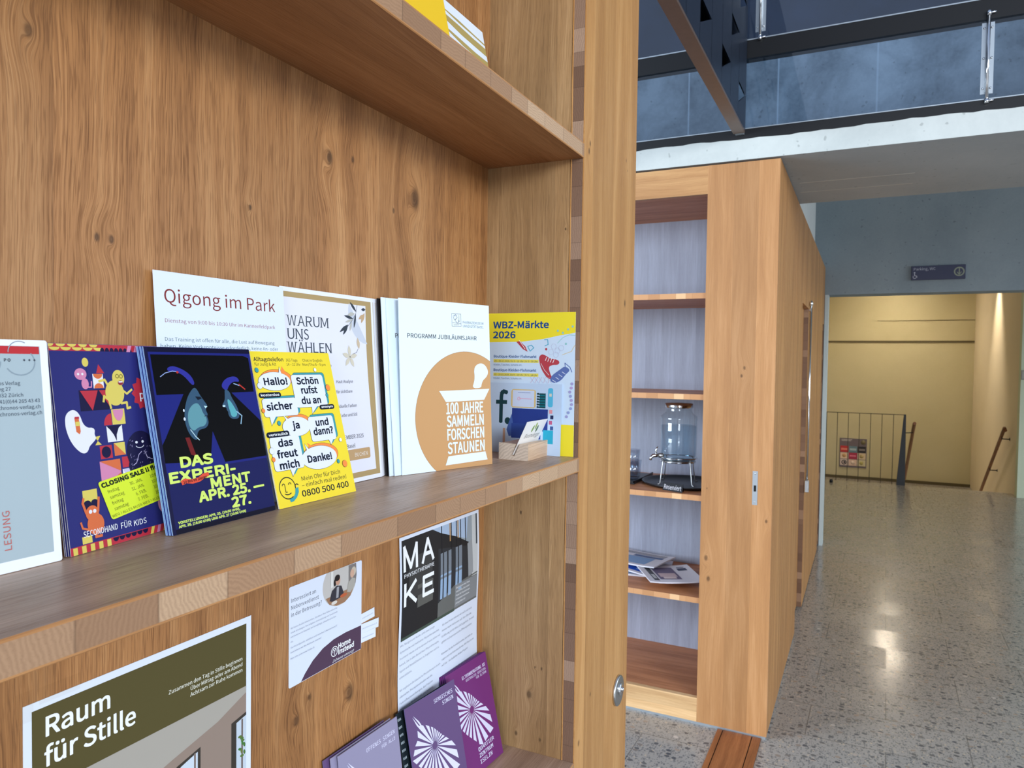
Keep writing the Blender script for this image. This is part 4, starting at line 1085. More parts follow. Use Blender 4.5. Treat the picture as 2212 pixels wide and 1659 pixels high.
a.poly([(88, 66), (93, 61), (99, 63), (107, 68), (118, 69), (122, 73), (119, 77), (110, 77), (104, 80), (107, 90), (111, 97), (104, 98), (97, 90), (91, 80)], RDW, 3, 2)
for k in range(4): a.line([(101+4*k, 66+k), (99+4*k, 71+k)], .9, WHITE, 4)
a.line([(92, 75), (98, 85), (105, 92)], .8, (226, 206, 214), 4)
a.poly([(110, 92), (122, 84), (130, 78), (139, 84), (132, 90), (124, 100), (114, 104), (106, 100)], PB, 3, 2)
for k in range(4): a.line([(111+5*k, 99-4*k), (116+5*k, 102-4*k)], .9, (214, 224, 244), 4)
a.line([(131, 84), (130, 74), (138, 80), (141, 87)], 1.1, PB, 3)
a.line([(118, 45), (126, 37), (136, 33), (145, 34)], .8, (150, 206, 206), 3); 
for x, y in ((118, 27), (126, 30), (134, 25), (141, 21), (131, 46)): a.ell(x, y, 1.6, 1.6, (142, 200, 202), 3)
for x, y in ((112, 50), (118, 56), (108, 58), (124, 52), (116, 62)): a.arc(x, y, 4, 0, 360, .4, (196, 198, 222), 3, 12)
a.line([(126, 62), (140, 57), (145, 48)], .6, (226, 196, 120), 3)
for k in range(5): a.line([(75+7*k, 95), (82+7*k, 104)], .4, (190, 190, 220), 3); a.line([(82+6*k, 95), (76+7*k, 104)], .4, (220, 170, 190), 3)
for k in range(9): a.ell(137+random.uniform(-4, 5), 104+6*k, 2.4, 2.2, (120+random.randint(0, 60), 160, 210), 3, 10)
wbm = sheet_mesh('market_flyer', a, .3, (236, 240, 246))
put('flyer', wbm, side_pose(-.0016, -.001, Z_MID+.0002, .25), 'yellow and pale blue market flyer against the right side panel', 'flyer')
a = Art(124, 105)
a.rect(0, 0, 124, 105, (190, 212, 238), 1)
TL_ = (30, 64, 72)
a.line([(34, 14), (30, 13), (26.5, 16), (26, 22), (26, 58)], 6, TL_, 2); a.line([(19, 29), (34, 29)], 6, TL_, 2); a.ell(37.5, 57, 5, 5.2, TL_, 2); a.ell(26, 58, 3, 3, TL_, 2); a.ell(34, 14, 3, 3, TL_, 2); a.ell(28.3, 14, 3.6, 3.2, TL_, 2)
a.rrect(42.5, 9, 83, 36.5, 4, (216, 190, 128), 2); a.rect(45, 10.5, 80.5, 35, (204, 216, 240), 3); a.line([(54, 14), (74, 14)], .6, PB, 4); a.line([(56, 23), (76, 23)], .7, (226, 150, 180), 4); a.arc(55.5, 23, 2.2, 0, 360, .7, (226, 150, 180), 4)
a.rect(89, 14, 99, 36, (20, 110, 122), 2)
for k in range(6): a.ell(86.5, 15+3.9*k, 1.8, 1.5, TL_, 3); a.rect(86, 14.4+3.9*k, 98, 16.2+3.9*k, TL_, 3)
a.rrect(102.5, 6, 110.5, 34, 3, (84, 184, 220), 2); a.rect(104.5, 14, 108.5, 18.5, (214, 210, 196), 3)
a.rect(44.5, 37.5, 103, 70, (40, 62, 140), 2); a.poly([(36, 70), (44, 46), (50, 78), (40, 80)], (70, 100, 170), 2); a.rect(44, 60, 92, 82, (48, 74, 150), 3)
for k, c in enumerate(((226, 150, 160), (40, 50, 90), (190, 90, 130), (60, 90, 150))): a.rect(105+2*(k % 2), 38+8*k, 110+2*(k % 2), 43.5+8*k, c, 2)
a.rect(96, 68, 112, 88, (40, 168, 200), 2); a.rect(30, 68, 34, 92, (196, 160, 140), 2)
put('flyer', sheet_mesh('blue_leaflet', a, .3, (220, 230, 244)), side_pose(-.0070, -.004, Z_MID+.0002, 1.6), 'small light blue flyer with a big dark letter f in front of the market flyer', 'flyer')

# --- card holder and its business cards
M_PALEWOOD = oak('pale_wood', (226, 196, 168), (208, 176, 146), (158, 124, 98), 'x', 'z', planks=.5, off=.2, pore=.25)
b = MB()
hx0, hx1, hy0, hy1, hz = -.0755, -.006, -.107, -.064, .0225
prof = [(hy0, 0), (hy1, 0), (hy1, hz), (-.0898, hz), (-.0835, .006), (-.0872, .006), (-.0957, hz), (hy0, hz)]
prof = [(y, Z_MID+z) for y, z in prof]
for i in range(8):
    (ya, za), (yb, zb2) = prof[i], prof[(i+1) % 8]
    b.face([(hx0, ya, za), (hx1, ya, za), (hx1, yb, zb2), (hx0, yb, zb2)], M_PALEWOOD)
M_PEND = endgrain('pale_wood_end', (226, 208, 190), (206, 186, 166), (150, 128, 108), 'y', 'z', .09, rings=.004, contrast=.5)
b.face([(hx0, y, z) for y, z in reversed(prof)], M_PEND); b.face([(hx1, y, z) for y, z in prof], M_PEND)
bmesh.ops.remove_doubles(b.bm, verts=b.bm.verts[:], dist=.00005)
ee = [e for e in b.bm.edges if abs(e.calc_face_angle(0)) > .5 and all(not (-.0975 < v.co.y < -.082) or v.co.z > Z_MID+.02 for v in e.verts)]
bmesh.ops.bevel(b.bm, geom=ee, offset=.0012, segments=2, affect='EDGES')
tag(b.build('card_holder'), 'pale wooden block with a slot at the right end of the middle shelf', 'card holder')
a = Art(74, 52)
a.text(13, 27, 'Bluemelegge', 6.4, (84, 84, 84), w=50, slant=.28, bold=-.008)
for x, y, an, c in ((31, 13, 100, (136, 166, 84)), (39, 9, 80, (168, 186, 110)), (46, 14, 95, (96, 120, 92))):
    r = math.radians(an); a.ell(x, y, 5.6, 3, c, 3, 24, rot=an)
bc = put('business_card', sheet_mesh('business_card', a, .4, (244, 243, 241)), pose((-.077, -.0852, Z_MID+.0066), 0, -25), 'white florist\'s business card with three green leaves in the wooden holder', 'business card')

# --- papers fixed under the middle shelf
a = Art(210, 297)
OLV = (88, 80, 46)
a.rect(6, 6, 204, 291, OLV, 1)
a.text(16, 28, 'Raum', 14, WHITE, w=49, bold=.011); a.text(15, 50, 'für Stille', 14, WHITE, w=72, bold=.011)
for t, y in (('Zusammen den Tag in Stille beginnen', 39.6), ('Über Mittag oder am Abend', 45), ('Achtsam zur Ruhe kommen', 50.4)): a.text(199, y, t, 3.4, (236, 236, 222), align='r', bold=.006)
a.rect(6, 66, 204, 291, (150, 132, 120), 2)
a.poly([(6, 66), (204, 66), (204, 72), (170, 86), (120, 98), (70, 112), (6, 126)], (172, 166, 156), 3)
a.poly([(186, 95), (204, 91), (204, 200), (186, 200)], (64, 58, 52), 4); a.poly([(192, 97), (204, 94), (204, 200), (192, 200)], (198, 210, 222), 5); a.rect(198, 96, 200, 200, (110, 96, 90), 6)
a.poly([(126, 106), (151, 100), (151, 200), (126, 200)], (64, 58, 52), 4); a.poly([(130, 108), (148, 103), (148, 200), (130, 200)], (206, 218, 230), 5); a.rect(144, 103, 146, 200, (130, 116, 110), 6)
for k in range(9): leaf_c = (70+random.randint(0, 40), 120, 60); a.ell(199+random.uniform(-3, 3), 112+2.4*k, 2.4, 1.3, leaf_c, 7, 10, rot=random.randint(0, 90))
flatp = lambda x, ztop, h: pose((x, -.0006, ztop-h), 0, 0)
rs = put('poster', sheet_mesh('olive_poster', a, .25, (226, 234, 248)), flatp(-.683, 1.3385, .297), 'olive green poster with a room photograph at bottom left below the middle shelf', 'poster')
b = MB(); M_TAPE = glass_mat('clear_tape', (.99, .985, .97), -.03, .5)
for x, z, w2, h2 in ((-.688, 1.327, .012, .022), (-.672, 1.336, .03, .012)): b.box((x, -.0011, z), (x+w2, -.0009, z+h2), M_TAPE)
b.build('clear_tape', rs)
# job notice with tear-off strips
a = Art(119, 105)
MAU = (84, 62, 84)
for t, y in (('Interessiert an', 16.5), ('Nebenverdienst', 24), ('in der Betreuung?', 31.5)): a.text(3, y, t, 4.2, (66, 72, 88))
for t, y in (('Wir bieten flexible Arbeitszeiten, Einsätze in Ihrer Nähe und umfas-', 44), ('sende Schulungen. Ihre Aufgaben: Unterstützung von Seniorinnen', 48.5), ('und Senioren im Haushalt, bei Grundpflege, einkaufen & kochen', 53), ('etc.', 58), ('Sie sind aufgestellt, einfühlsam und verstehen Schweizerdeutsch?', 64), ('Dann können wir Ihre Mail kaum erwarten!', 69), ('Mehr Infos unter www.hi-jobs.ch', 75.5)):
    a.text(2.5, y, t, 1.75, (110, 118, 138))
a.poly([(18, 104.6), (24, 98), (36, 88.5), (52, 81), (70, 77), (90, 76), (118.6, 77), (118.6, 104.6)], MAU, 2)
a.text(78, 90.5, 'Home', 5.6, WHITE, w=21, bold=.02); a.text(78, 97, 'Instead', 5.6, WHITE, w=27, bold=.02); a.text(68, 102.8, 'Zuhause umsorgt', 2.8, WHITE, w=37, slant=.35)
a.arc(71, 91, 5.4, 0, 360, .9, WHITE, 3, 24); a.arc(71, 90.5, 3, 150, 390, .8, WHITE, 3, 14); a.line([(69, 88), (71, 91), (71, 95)], .8, WHITE, 3); a.line([(73, 88), (71, 91)], .8, WHITE, 3)
def circ_clip(pts): return pts
a.ell(80, 16, 29, 25.5, (196, 192, 188), 2, 50)
a.poly([(56, 28), (104, 27), (98, 36), (88, 40.5), (74, 40.6), (62, 36)], (158, 120, 92), 3); a.poly([(95, .5), (108, .5), (109, 14), (107, 24), (95, 28)], (128, 122, 120), 3); a.rect(64, .3, 68, 18, (222, 220, 216), 3)
a.poly([(62, 32), (66, 22), (74, 18), (82, 20), (86, 29), (82, 33), (66, 34)], (58, 56, 64), 4); a.ell(76, 13, 4, 5, (196, 152, 130), 5, 22); a.ell(75, 9.5, 4.4, 3.6, (40, 34, 34), 6, 20); a.ell(71, 14, 2, 4, (40, 34, 34), 4, 16); a.poly([(74, 20), (78, 20), (77, 32), (73, 32)], (160, 160, 166), 5)
a.poly([(92, 30), (94, 20), (101, 16), (107, 18), (106, 26), (98, 32)], (172, 168, 160), 4); a.ell(101, 11, 3.6, 5, (206, 168, 146), 5, 20); a.ell(103.5, 9, 4.4, 5.2, (198, 186, 168), 4, 20); a.ell(86, 32, 6, 2, (190, 96, 58), 5, 18); a.ell(70, 36, 5, 2, (220, 214, 206), 5, 18)
jb = put('notice', sheet_mesh('job_notice', a, .3, (222, 230, 246), round_tr=.002), flatp(-.422, 1.351, .105), 'small white and purple care job notice with torn off strips under the middle shelf', 'notice')
for k, (yt, ln, rot) in enumerate(((64, 25, -3), (76, 31, 2), (87, 25, 0))):
    s_ = Art(ln, 11.2 if k < 2 else 11); s_.text(2, 6.6, 'jobs@homeinstead.ch', 1.5, (130, 140, 160), w=ln-5)
    me = sheet_mesh('tear_strip', s_, .25, (226, 233, 247))
    o = bpy.data.objects.new('tear_off_strip', me); COL.objects.link(o); o.parent = jb
    o.location = (.1185, .0, (105-yt-11.2)/1000.0); o.rotation_euler = (0, math.radians(rot), math.radians(-2-2*k))
# physiotherapy poster
a = Art(208, 297)
a.rect(4.5, 4.5, 203.5, 133, (50, 52, 56), 1)
a.poly([(4.5, 4.5), (72, 4.5), (180, 40), (180, 48), (92, 34), (92, 133), (4.5, 133)], (40, 40, 42), 2)
a.poly([(90, 4.5), (203.5, 4.5), (203.5, 60), (180, 44)], (150, 160, 168), 2)
a.poly([(78, 4.5), (175, 4.5), (170, 36), (100, 14)], (168, 188, 214), 2)
for x in (100, 126, 140, 152, 166): a.rect(x, 4.5, x+2.2, 42, (34, 34, 38), 3)
for x in (122, 144): a.rect(x, 4.5, x+3, 30, (176, 136, 88), 3)
a.rect(186, 4.5, 203.5, 96, (196, 200, 202), 3); a.poly([(172, 44), (186, 40), (190, 90), (176, 96)], (150, 154, 158), 3); a.rect(198, 4.5, 202, 50, (60, 66, 74), 4)
for x0_, x1_ in ((97, 103), (106, 114), (118, 126), (138, 144), (147, 156)):
    a.rect(x0_, 42, x1_, 78, (120, 128, 138), 4); a.rect(x0_, 72, x1_, 106, (148, 174, 204), 4)
a.poly([(92, 110), (136, 96), (203.5, 92), (203.5, 133), (92, 133)], (104, 106, 104), 3)
a.rect(20, 30, 76, 84, (62, 62, 62), 3); a.rect(40, 70, 78, 100, (92, 92, 88), 3); a.rect(138, 97, 203.5, 130, (132, 136, 140), 5)
for k in range(5): a.text(141, 103+5.6*k, ('Ein freut uns sehr, Ihnen', 'mitzuteilen, dass unsere', 'Praxis für Physiotherapie', 'im Neubad neue Räume', 'jetzt geöffnet ist!')[k], 2.6, (226, 228, 230), layer=6, bold=.01)
a.rect(4.5, 130, 138, 134, (70, 84, 74), 3)
def stroke(*segs, w=5.2):
    for s2 in segs: a.line(s2, w, WHITE, 7)
stroke([(10, 44), (10, 14), (24, 42), (38, 14), (38, 44)]); stroke([(52, 43), (65, 14), (78, 43)], [(57, 33), (73, 33)])
stroke([(11, 62), (11, 89)], [(35, 62), (13, 77)], [(18, 74), (36, 89)]); stroke([(78, 63.5), (54, 63.5), (54, 87.5), (78, 87.5)], [(54, 75.5), (74, 75.5)])
a.text(9, 53.5, 'PHYSIOTHERAPIE', 5, WHITE, w=71, layer=7, bold=.006)
c1 = ['Wir, Margot und Kevin, sind zwei junge', 'dynamische und motivierte Physiotherapeuten.', 'In unserer neuen und modernen Praxis stehen wir', 'bereit, Sie in den Bereichen Physiotherapie,', 'Sport und Rehabilitation zu begleiten und zu', 'unterstützen.', '', 'Wir ergänzen die klassische Physiotherapie durch', 'alternative Therapiemethoden wie die', 'Fussreflexzonentherapie, das Faszien-', 'Distorsions-Modell (FDM) und weitere.', '', 'Selbstverständlich bieten wir auch klassische', 'medizinische Massagen an.']
c2 = ['Als neue Praxis nehmen wir nach und nach', 'immer mehr Patienten auf. Die offizielle', 'Eröffnung ist für März 2025 geplant. Derzeit', 'gelten noch provisorische Öffnungszeiten.', '', 'Kommen Sie doch einfach vorbei, um mehr zu', 'sagen und uns kennenzulernen. Wir freuen uns', 'auf Sie – bis bald bei Make Physio!', '', 'Kevin & Margot']
for k, t in enumerate(c1):
    if t: a.text(4, 141+8.2*k, t, 2.7, (96, 102, 116), w=min(98, len(t)*2.15), layer=2)
for k, t in enumerate(c2):
    if t: a.text(106, 146+8.2*k, t, 2.7, (96, 102, 116), w=min(94, len(t)*2.1), layer=2)
wave = lambda u, v: -.0025*(.5+.5*math.sin(v*9+1))-.0004
put('poster', sheet_mesh('physiotherapy_poster', a, .25, (222, 230, 246), wave, 16), flatp(-.2285, 1.3605, .297), 'white physiotherapy poster with a dark building photograph below the middle shelf', 'poster')

# --- leaflets on the lower shelf
def fan(a, cx, cy, outline, beak, col, r0=5.0, n=23, layer=2):
    def hit(th):
        best = None
        for i in range(len(outline)):
            (x1, y1), (x2, y2) = outline[i-1], outline[i]
            x1 -= cx; x2 -= cx; y1 -= cy; y2 -= cy
            dx, dy = math.cos(th), math.sin(th); ex, ey = x2-x1, y2-y1
            den = dx*ey-dy*ex
            if abs(den) < 1e-9: continue
            t = (x1*ey-y1*ex)/den; u = (x1*dy-y1*dx)/den
            if t > 0 and -1e-6 <= u <= 1+1e-6 and (best is None or t > best): best = t
        return best or r0
    for k in range(n):
        th = 2*PI*k/n+.05; w_ = PI/n*.62
        P = []
        for d in (-w_, w_): t = hit(th+d); P.append((cx+t*math.cos(th+d), cy+t*math.sin(th+d)))
        q = [(cx+r0*math.cos(th+w_*.25), cy+r0*math.sin(th+w_*.25)), (cx+r0*math.cos(th-w_*.25), cy+r0*math.sin(th-w_*.25))]
        a.poly([P[0], P[1]]+q, col, layer)
    bx, by = beak
    d = Vector((cx-bx, cy-by)).normalized(); pq = Vector((-d.y, d.x)); e = Vector((cx, cy))-d*r0
    for o in (-1, 1):
        a.poly([(bx+pq.x*o*1.0, by+pq.y*o*1.0), (bx+pq.x*o*3.2+d.x*14, by+pq.y*o*3.2+d.y*14), (e.x+pq.x*o*1.2, e.y+pq.y*o*1.2), (e.x+pq.x*o*.3, e.y+pq.y*o*.3)], col, layer)
PAP = (224, 222, 246)
OUT = [(-28, -36), (-12, -31), (2, -22), (18, -6), (41, 14), (45, 44), (26, 50), (8, 56), (0, 46), (-20, 28), (-45, 0), (-36, -16), (-30, -20)]
def fan_card(bg, lines, foot, edge):
    a = Art(105, 150); a.rect(0, 0, 105, 150, bg, 1)
    y = 0
    for t, yy, c, bo in lines: a.text(98, yy, t, c, PAP, font='mono', align='r', bold=bo, layer=2)
    fan(a, 47, 64, [(47+x, 64+y_) for x, y_ in OUT], (13, 14), PAP)
    for k, t in enumerate(foot): a.text(46, 123+8.6*k, t, 5.4, PAP, font='mono', bold=.02, layer=2, w=len(t)*5.2)
    return a
FOOT = ('QUARTIER', 'ZENTRUM', 'ISELIN')
me_e = sheet_mesh('purple_leaflet', fan_card((118, 50, 116), (('ELTERNBERATUNG BS', 18.5, 4.4, .02), ('KOSTENLOSE BERATUNG', 24, 3.4, .0), ('FÜR ELTERN', 29, 3.4, .0)), FOOT, None), 1.0, (96, 60, 130))
el = put('leaflet', me_e, pose((-.126, -.042, Z_LOW), -4.2, 13.28), 'bright purple leaflet with a white ray fan in the lower shelf corner', 'leaflet')
stack_behind(el, 3, .0015, 'bright purple leaflet behind the front one in the lower shelf corner', 'bright purple leaflets on the lower shelf', (110, 46, 110), (96, 60, 130), dx=-.0022, thick=.8)
me_s = sheet_mesh('mauve_leaflet', fan_card((102, 78, 122), (('SERBISCHES', 14.5, 5.0, .01), ('SINGEN', 22.5, 5.0, .01)), FOOT, None), 1.0, (112, 110, 160))
se = put('leaflet', me_s, pose((-.2344, -.0435, Z_LOW), -5.8, 11.7), 'dull mauve leaflet with a white ray fan on the lower shelf', 'leaflet')
a = Art(105, 146); a.rect(0, 0, 105, 146, (30, 40, 46), 1)
for k in range(14):
    for j in range(3): a.rect(2.2+2.4*j, 7+9.4*k, 3.8+2.4*j, 10+9.4*k, (170, 182, 188), 2)
put('leaflet', sheet_mesh('dark_leaflet', a, .6, (40, 50, 56)), pose((-.2425, -.0365, Z_LOW), -4.5, 12.0), 'dark leaflet showing only its left edge behind the mauve one', 'leaflet')
me_o = sheet_mesh('lilac_leaflet', fan_card((150, 144, 172), (('OFFENES SINGEN', 17, 4.6, .0), ('FÜR ALLE', 24.5, 4.0, .0)), FOOT, None), 1.2, (170, 170, 200))
of = put('leaflet', me_o, pose((-.3585, -.034, Z_LOW+.0002), -2.5, 8.4), 'pale lilac leaflet with a white ray fan at the bottom edge of the lower shelf', 'leaflet')
for k in (1, 2):
    put('leaflet', me_o if k == 1 else me_s, pose((-.3585-.0075*k, -.034+.0042*k, Z_LOW+.0002), -2.5, 8.4), ('second lilac leaflet just behind and left of the front lilac one', 'mauve leaflet at the far left behind the lilac ones')[k-1], 'leaflet')

# ------------------------------------------------------------------ things in the corridor cabinet
ZS3 = 1.011
M_TRAY = plain('black_tray', (24, 22, 24), .35)
b = MB(); b.lathe([(0, .003), (.188, .003), (.198, .014), (.203, .014), (.203, .010), (.19, .0), (0, .0)], (2.505, .243, ZS3+.0003), M_TRAY, 64)
b.bm.verts.ensure_lookup_table()
tag(b.build('round_tray'), 'round black serving tray under the glass drink dispenser', 'tray')
jx, jy = 2.49, .274
disp = thing('drink_dispenser', 'glass drink dispenser with a metal tap on a wire stand in the cabinet', 'drink dispenser', (jx, jy, ZS3+.0035))
z0 = 1.128
prof = [(0.0, z0), (.078, z0), (.086, z0+.012), (.086, z0+.175), (.084, z0+.185), (.088, z0+.195), (.086, z0+.21), (.066, z0+.224), (.060, z0+.235), (.062, z0+.252)]
inner_p = [(r-.003, z+.003) for r, z in reversed(prof[1:-1])]
b = MB(); k_ = prof
b.lathe(k_, (jx, jy, 0), M_GLASS, 48); b.build('glass_jar', disp)
b = MB(); b.lathe([(0, z0+.005), (.0815, z0+.005), (.0815, z0+.165), (0, z0+.165)], (jx, jy, 0), glass_mat('water', (.80, .88, .93), .03, .02), 40); b.build('water', disp)
b = MB(); b.lathe([(0, z0+.250), (.065, z0+.250), (.066, z0+.253), (.066, z0+.268), (.063, z0+.272), (0, z0+.274)], (jx, jy, 0), M_CHROME, 40); b.build('lid', disp)
b = MB(); ring = [(jx+.090*math.cos(2*PI*k/40), jy+.090*math.sin(2*PI*k/40), z0+.012) for k in range(40)]
b.tube(ring, .0025, M_CHROME, 8, closed=True)
ring = [(jx+.082*math.cos(2*PI*k/40), jy+.082*math.sin(2*PI*k/40), z0-.006) for k in range(40)]
b.tube(ring, .003, M_CHROME, 8, closed=True)
b.lathe([(0, z0-.010), (.08, z0-.010), (.084, z0-.004), (.080, z0-.0005), (0, z0-.0005)], (jx, jy, 0), M_STEEL, 40)
b.build('stand_ring', disp)
for k in range(4):
    an = PI/4*1.15+k*PI/2
    c_, s_ = math.cos(an), math.sin(an)
    b = MB(); b.tube([(jx+.088*c_, jy+.088*s_, z0+.012), (jx+.09*c_, jy+.09*s_, z0-.01), (jx+.104*c_, jy+.104*s_, ZS3+.012), (jx+.108*c_, jy+.108*s_, ZS3+.0068), (jx+.122*c_, jy+.122*s_, ZS3+.0063)], .0024, M_STEEL, 8); b.build('leg', disp)
tx, ty, tz = jx-.055, jy+.072, z0+.022
b = MB(); b.tube([(tx, ty, tz), (tx-.012, ty+.016, tz), (tx-.022, ty+.03, tz-.001), (tx-.028, ty+.038, tz-.010), (tx-.030, ty+.041, tz-.022)], [.008, .009, .009, .007, .006], M_CHROME, 12)
b.tube([(tx-.014, ty+.018, tz+.004), (tx-.013, ty+.017, tz+.03), (tx-.008, ty+.010, tz+.042)], [.005, .004, .0035], M_CHROME, 10)
b.lathe([(0, -.010), (.013, -.010), (.013, .010), (0, .010)], (tx+.002, ty-.004, tz), M_STEEL, 16); b.build('tap', disp)
# little folded sign
b = MB()
x0_, y0_, L_ = 2.290, .296, .118
for (xa, za), (xb, zb2) in (((0, 0), (.018, .034)), ((.018, .034), (.036, 0))):
    b.hexa([(x0_+xa, y0_, ZS3+za+.0004), (x0_+xa-.040, y0_-L_*.83, ZS3+za+.0004), (x0_+xb-.040, y0_-L_*.83, ZS3+zb2+.0004), (x0_+xb, y0_, ZS3+zb2+.0004),
            (x0_+xa+.0015, y0_, ZS3+za+.0004), (x0_+xa-.040+.0015, y0_-L_*.83, ZS3+za+.0004), (x0_+xb-.040+.0015, y0_-L_*.83, ZS3+zb2+.0004), (x0_+xb+.0015, y0_, ZS3+zb2+.0004)], M_TRAY)
u_ = Vector((-.040, -L_*.83, 0)); v_ = Vector((.018, 0, .034)); o_ = Vector((x0_, y0_, ZS3+.0004)); n_ = u_.cross(v_).normalized()
if n_.x > 0: n_ = -n_
polys, bb = glyphs('Reserviert', F_SANS, 0)
for p in polys:
    b.face([o_+u_*(.06+.88*(px-bb[0])/(bb[1]-bb[0]))+v_*(.18+.6*(py-bb[2])/(bb[3]-bb[2]))+n_*.0006 for px, py in p], plain('sign_white', (226, 220, 222), .5))
tag(b.build('table_sign', recalc=False), 'small black folded sign with white lettering in front of the round tray', 'sign')
# tumblers on a black tray
b = MB(); b.box((2.36, .450, ZS3+.0003), (2.70, .80, ZS3+.008), M_TRAY, .002)
b.box((2.36, .450, ZS3+.008), (2.365, .80, ZS3+.016), M_TRAY); b.box((2.36, .450, ZS3+.008), (2.70, .455, ZS3+.016), M_TRAY); tag(b.build('rectangular_tray'), 'black rectangular tray under the stacked drinking glasses', 'tray')
def tumbler(x, y, z):
    b = MB(); b.lathe([(0, 0), (.024, 0), (.033, .085), (.0312, .085), (.0225, .006), (0, .006)], (x, y, z), glass_mat('tumbler_glass', (.92, .95, .98), .16, .06), 28); return b.build('drinking_glass')
pos_t = [(2.47, .488, 0, 'drinking glass nearest the drink dispenser on the black tray'), (2.47, .488, 1, 'drinking glass stacked in the one nearest the drink dispenser'), (2.56, .505, 0, 'drinking glass at the back of the black tray'), (2.42, .55, 0, 'drinking glass half hidden by the oak post on the black tray'), (2.42, .55, 1, 'drinking glass stacked in the one half hidden by the oak post'), (2.50, .575, 0, 'drinking glass behind the half hidden one on the black tray')]
for x, y, lv, lb in pos_t: tag(tumbler(x, y, ZS3+.0085+lv*.062), lb, 'glass', 'drinking glasses in the cabinet')
# newspapers on the shelf below
def newspaper(cx, cy, z, w, h, rot, cols, lab, tilt=0.0, curl=.006):
    b = MB(); P = ink((222, 218, 224)); nx = 10
    R_ = Matrix.Rotation(math.radians(rot), 4, 'Z'); off = Vector((cx, cy, z))
    def W(u, v, dz): 
        q = R_ @ Vector(((v-.5)*h, (u-.5)*w, 0)); return off+q+Vector((0, 0, dz+curl*(abs(u-.5)*2)**3+tilt*u))
    for i in range(nx):
        u0, u1 = i/nx, (i+1)/nx
        b.face([W(u0, 0, .006), W(u1, 0, .006), W(u1, 1, .006), W(u0, 1, .006)], P); b.face([W(u0, 1, 0), W(u1, 1, 0), W(u1, 0, 0), W(u0, 0, 0)], P)
        for v in (0, 1): b.face([W(u0, v, 0), W(u1, v, 0), W(u1, v, .006), W(u0, v, .006)], P)
    for u in (0, 1): b.face([W(u, 0, 0), W(u, 1, 0), W(u, 1, .006), W(u, 0, .006)], P)
    bmesh.ops.remove_doubles(b.bm, verts=b.bm.verts[:], dist=.0001); bmesh.ops.recalc_face_normals(b.bm, faces=b.bm.faces[:])
    for u0, v0, u1, v1, c, ly in cols:
        n_ = max(1, int((u1-u0)*10))
        for i in range(n_):
            a0, a1 = u0+(u1-u0)*i/n_, u0+(u1-u0)*(i+1)/n_
            b.face([W(a0, v0, .006+.0004*ly), W(a1, v0, .006+.0004*ly), W(a1, v1, .006+.0004*ly), W(a0, v1, .006+.0004*ly)], ink(c))
    tag(b.build('newspaper', recalc=False), lab, 'newspaper', 'newspapers in the cabinet')
txt = lambda u0, v0, u1, v1, n, c=(120, 120, 128): [(u0, v0+(v1-v0)*k/n, u1, v0+(v1-v0)*(k+.55)/n, c, 1) for k in range(n)]
ZN = .5584
newspaper(2.56, .50, ZN, .36, .30, 8, [(.05, .06, .6, .5, (120, 150, 190), 1), (.62, .1, .95, .2, (60, 80, 140), 1)]+txt(.65, .3, .95, .9, 10), 'lowest newspaper at the left back of the heap', .0)
newspaper(2.53, .41, ZN+.0125, .31, .24, -24, [(.08, .1, .9, .8, (40, 90, 190), 1), (.2, .2, .6, .5, (170, 200, 236), 2), (.3, .6, .8, .7, (20, 30, 60), 2)], 'newspaper with a bright blue picture in the middle of the heap')
newspaper(2.59, .50, ZN+.0375, .32, .24, -12, [(.2, .1, .7, .6, (126, 160, 200), 1), (.1, .62, .6, .75, (80, 100, 140), 1)]+txt(.1, .78, .9, .95, 4), 'pale blue newspaper lying at the back on top of the heap')
newspaper(2.43, .29, ZN+.025, .255, .27, 30, [(.36, .16, .76, .86, (108, 96, 122), 1), (.40, .30, .72, .52, (206, 180, 180), 2), (.44, .20, .68, .30, (222, 200, 196), 2), (.79, .10, .89, .92, (70, 70, 76), 1), (.81, .2, .87, .45, (190, 190, 190), 2), (.10, .66, .28, .80, (60, 64, 90), 1), (.12, .84, .26, .88, (60, 64, 90), 1)], 'front newspaper with a sunset photograph nearest the shelf edge')

# --- hanging direction sign over the doorway
b = MB()
M_SIGN = plain('sign_blue', (58, 62, 92), .45); M_SW = plain('sign_text', (196, 200, 214), .5); M_SG = plain('sign_symbol', (150, 158, 140), .5)
SX = 5.944; ya, yb2, za, zb2 = -.847, -1.235, 2.314, 2.430
b.box((SX, yb2, za), (5.96, ya, zb2), M_SIGN, .002)
def stext(t, y, z, cap, m, bold=.0):
    polys, bb = glyphs(t, F_SANS, 0); k = cap/caph(F_SANS)
    for p in polys: b.face([(SX-.0012, y-(px-bb[0])*k, z+py*k) for px, py in p], m)
stext('Parking, WC', ya-.018, 2.394, .021, M_SW, .01)
def sring(cy, cz, r0, r1, m, a0=0, a1=360, n=28):
    for k in range(n):
        t0, t1 = math.radians(a0+(a1-a0)*k/n), math.radians(a0+(a1-a0)*(k+1)/n)
        b.face([(SX-.0012, cy+r*math.cos(t), cz+r*math.sin(t)) for r, t in ((r0, t0), (r1, t0), (r1, t1), (r0, t1))], m)
sring(-1.190, 2.374, .028, .038, M_SG)
for pts in ([(-1.186, 2.402), (-1.194, 2.402), (-1.194, 2.352), (-1.186, 2.352)], [(-1.172, 2.370), (-1.190, 2.344), (-1.208, 2.370), (-1.204, 2.374), (-1.190, 2.354), (-1.176, 2.374)]):
    b.face([(SX-.0012, y, z) for y, z in pts], M_SG)
sring(-.873, 2.341, .010, .0145, M_SW, 120, 400); sring(-.871, 2.376, 0.0005, .006, M_SW)
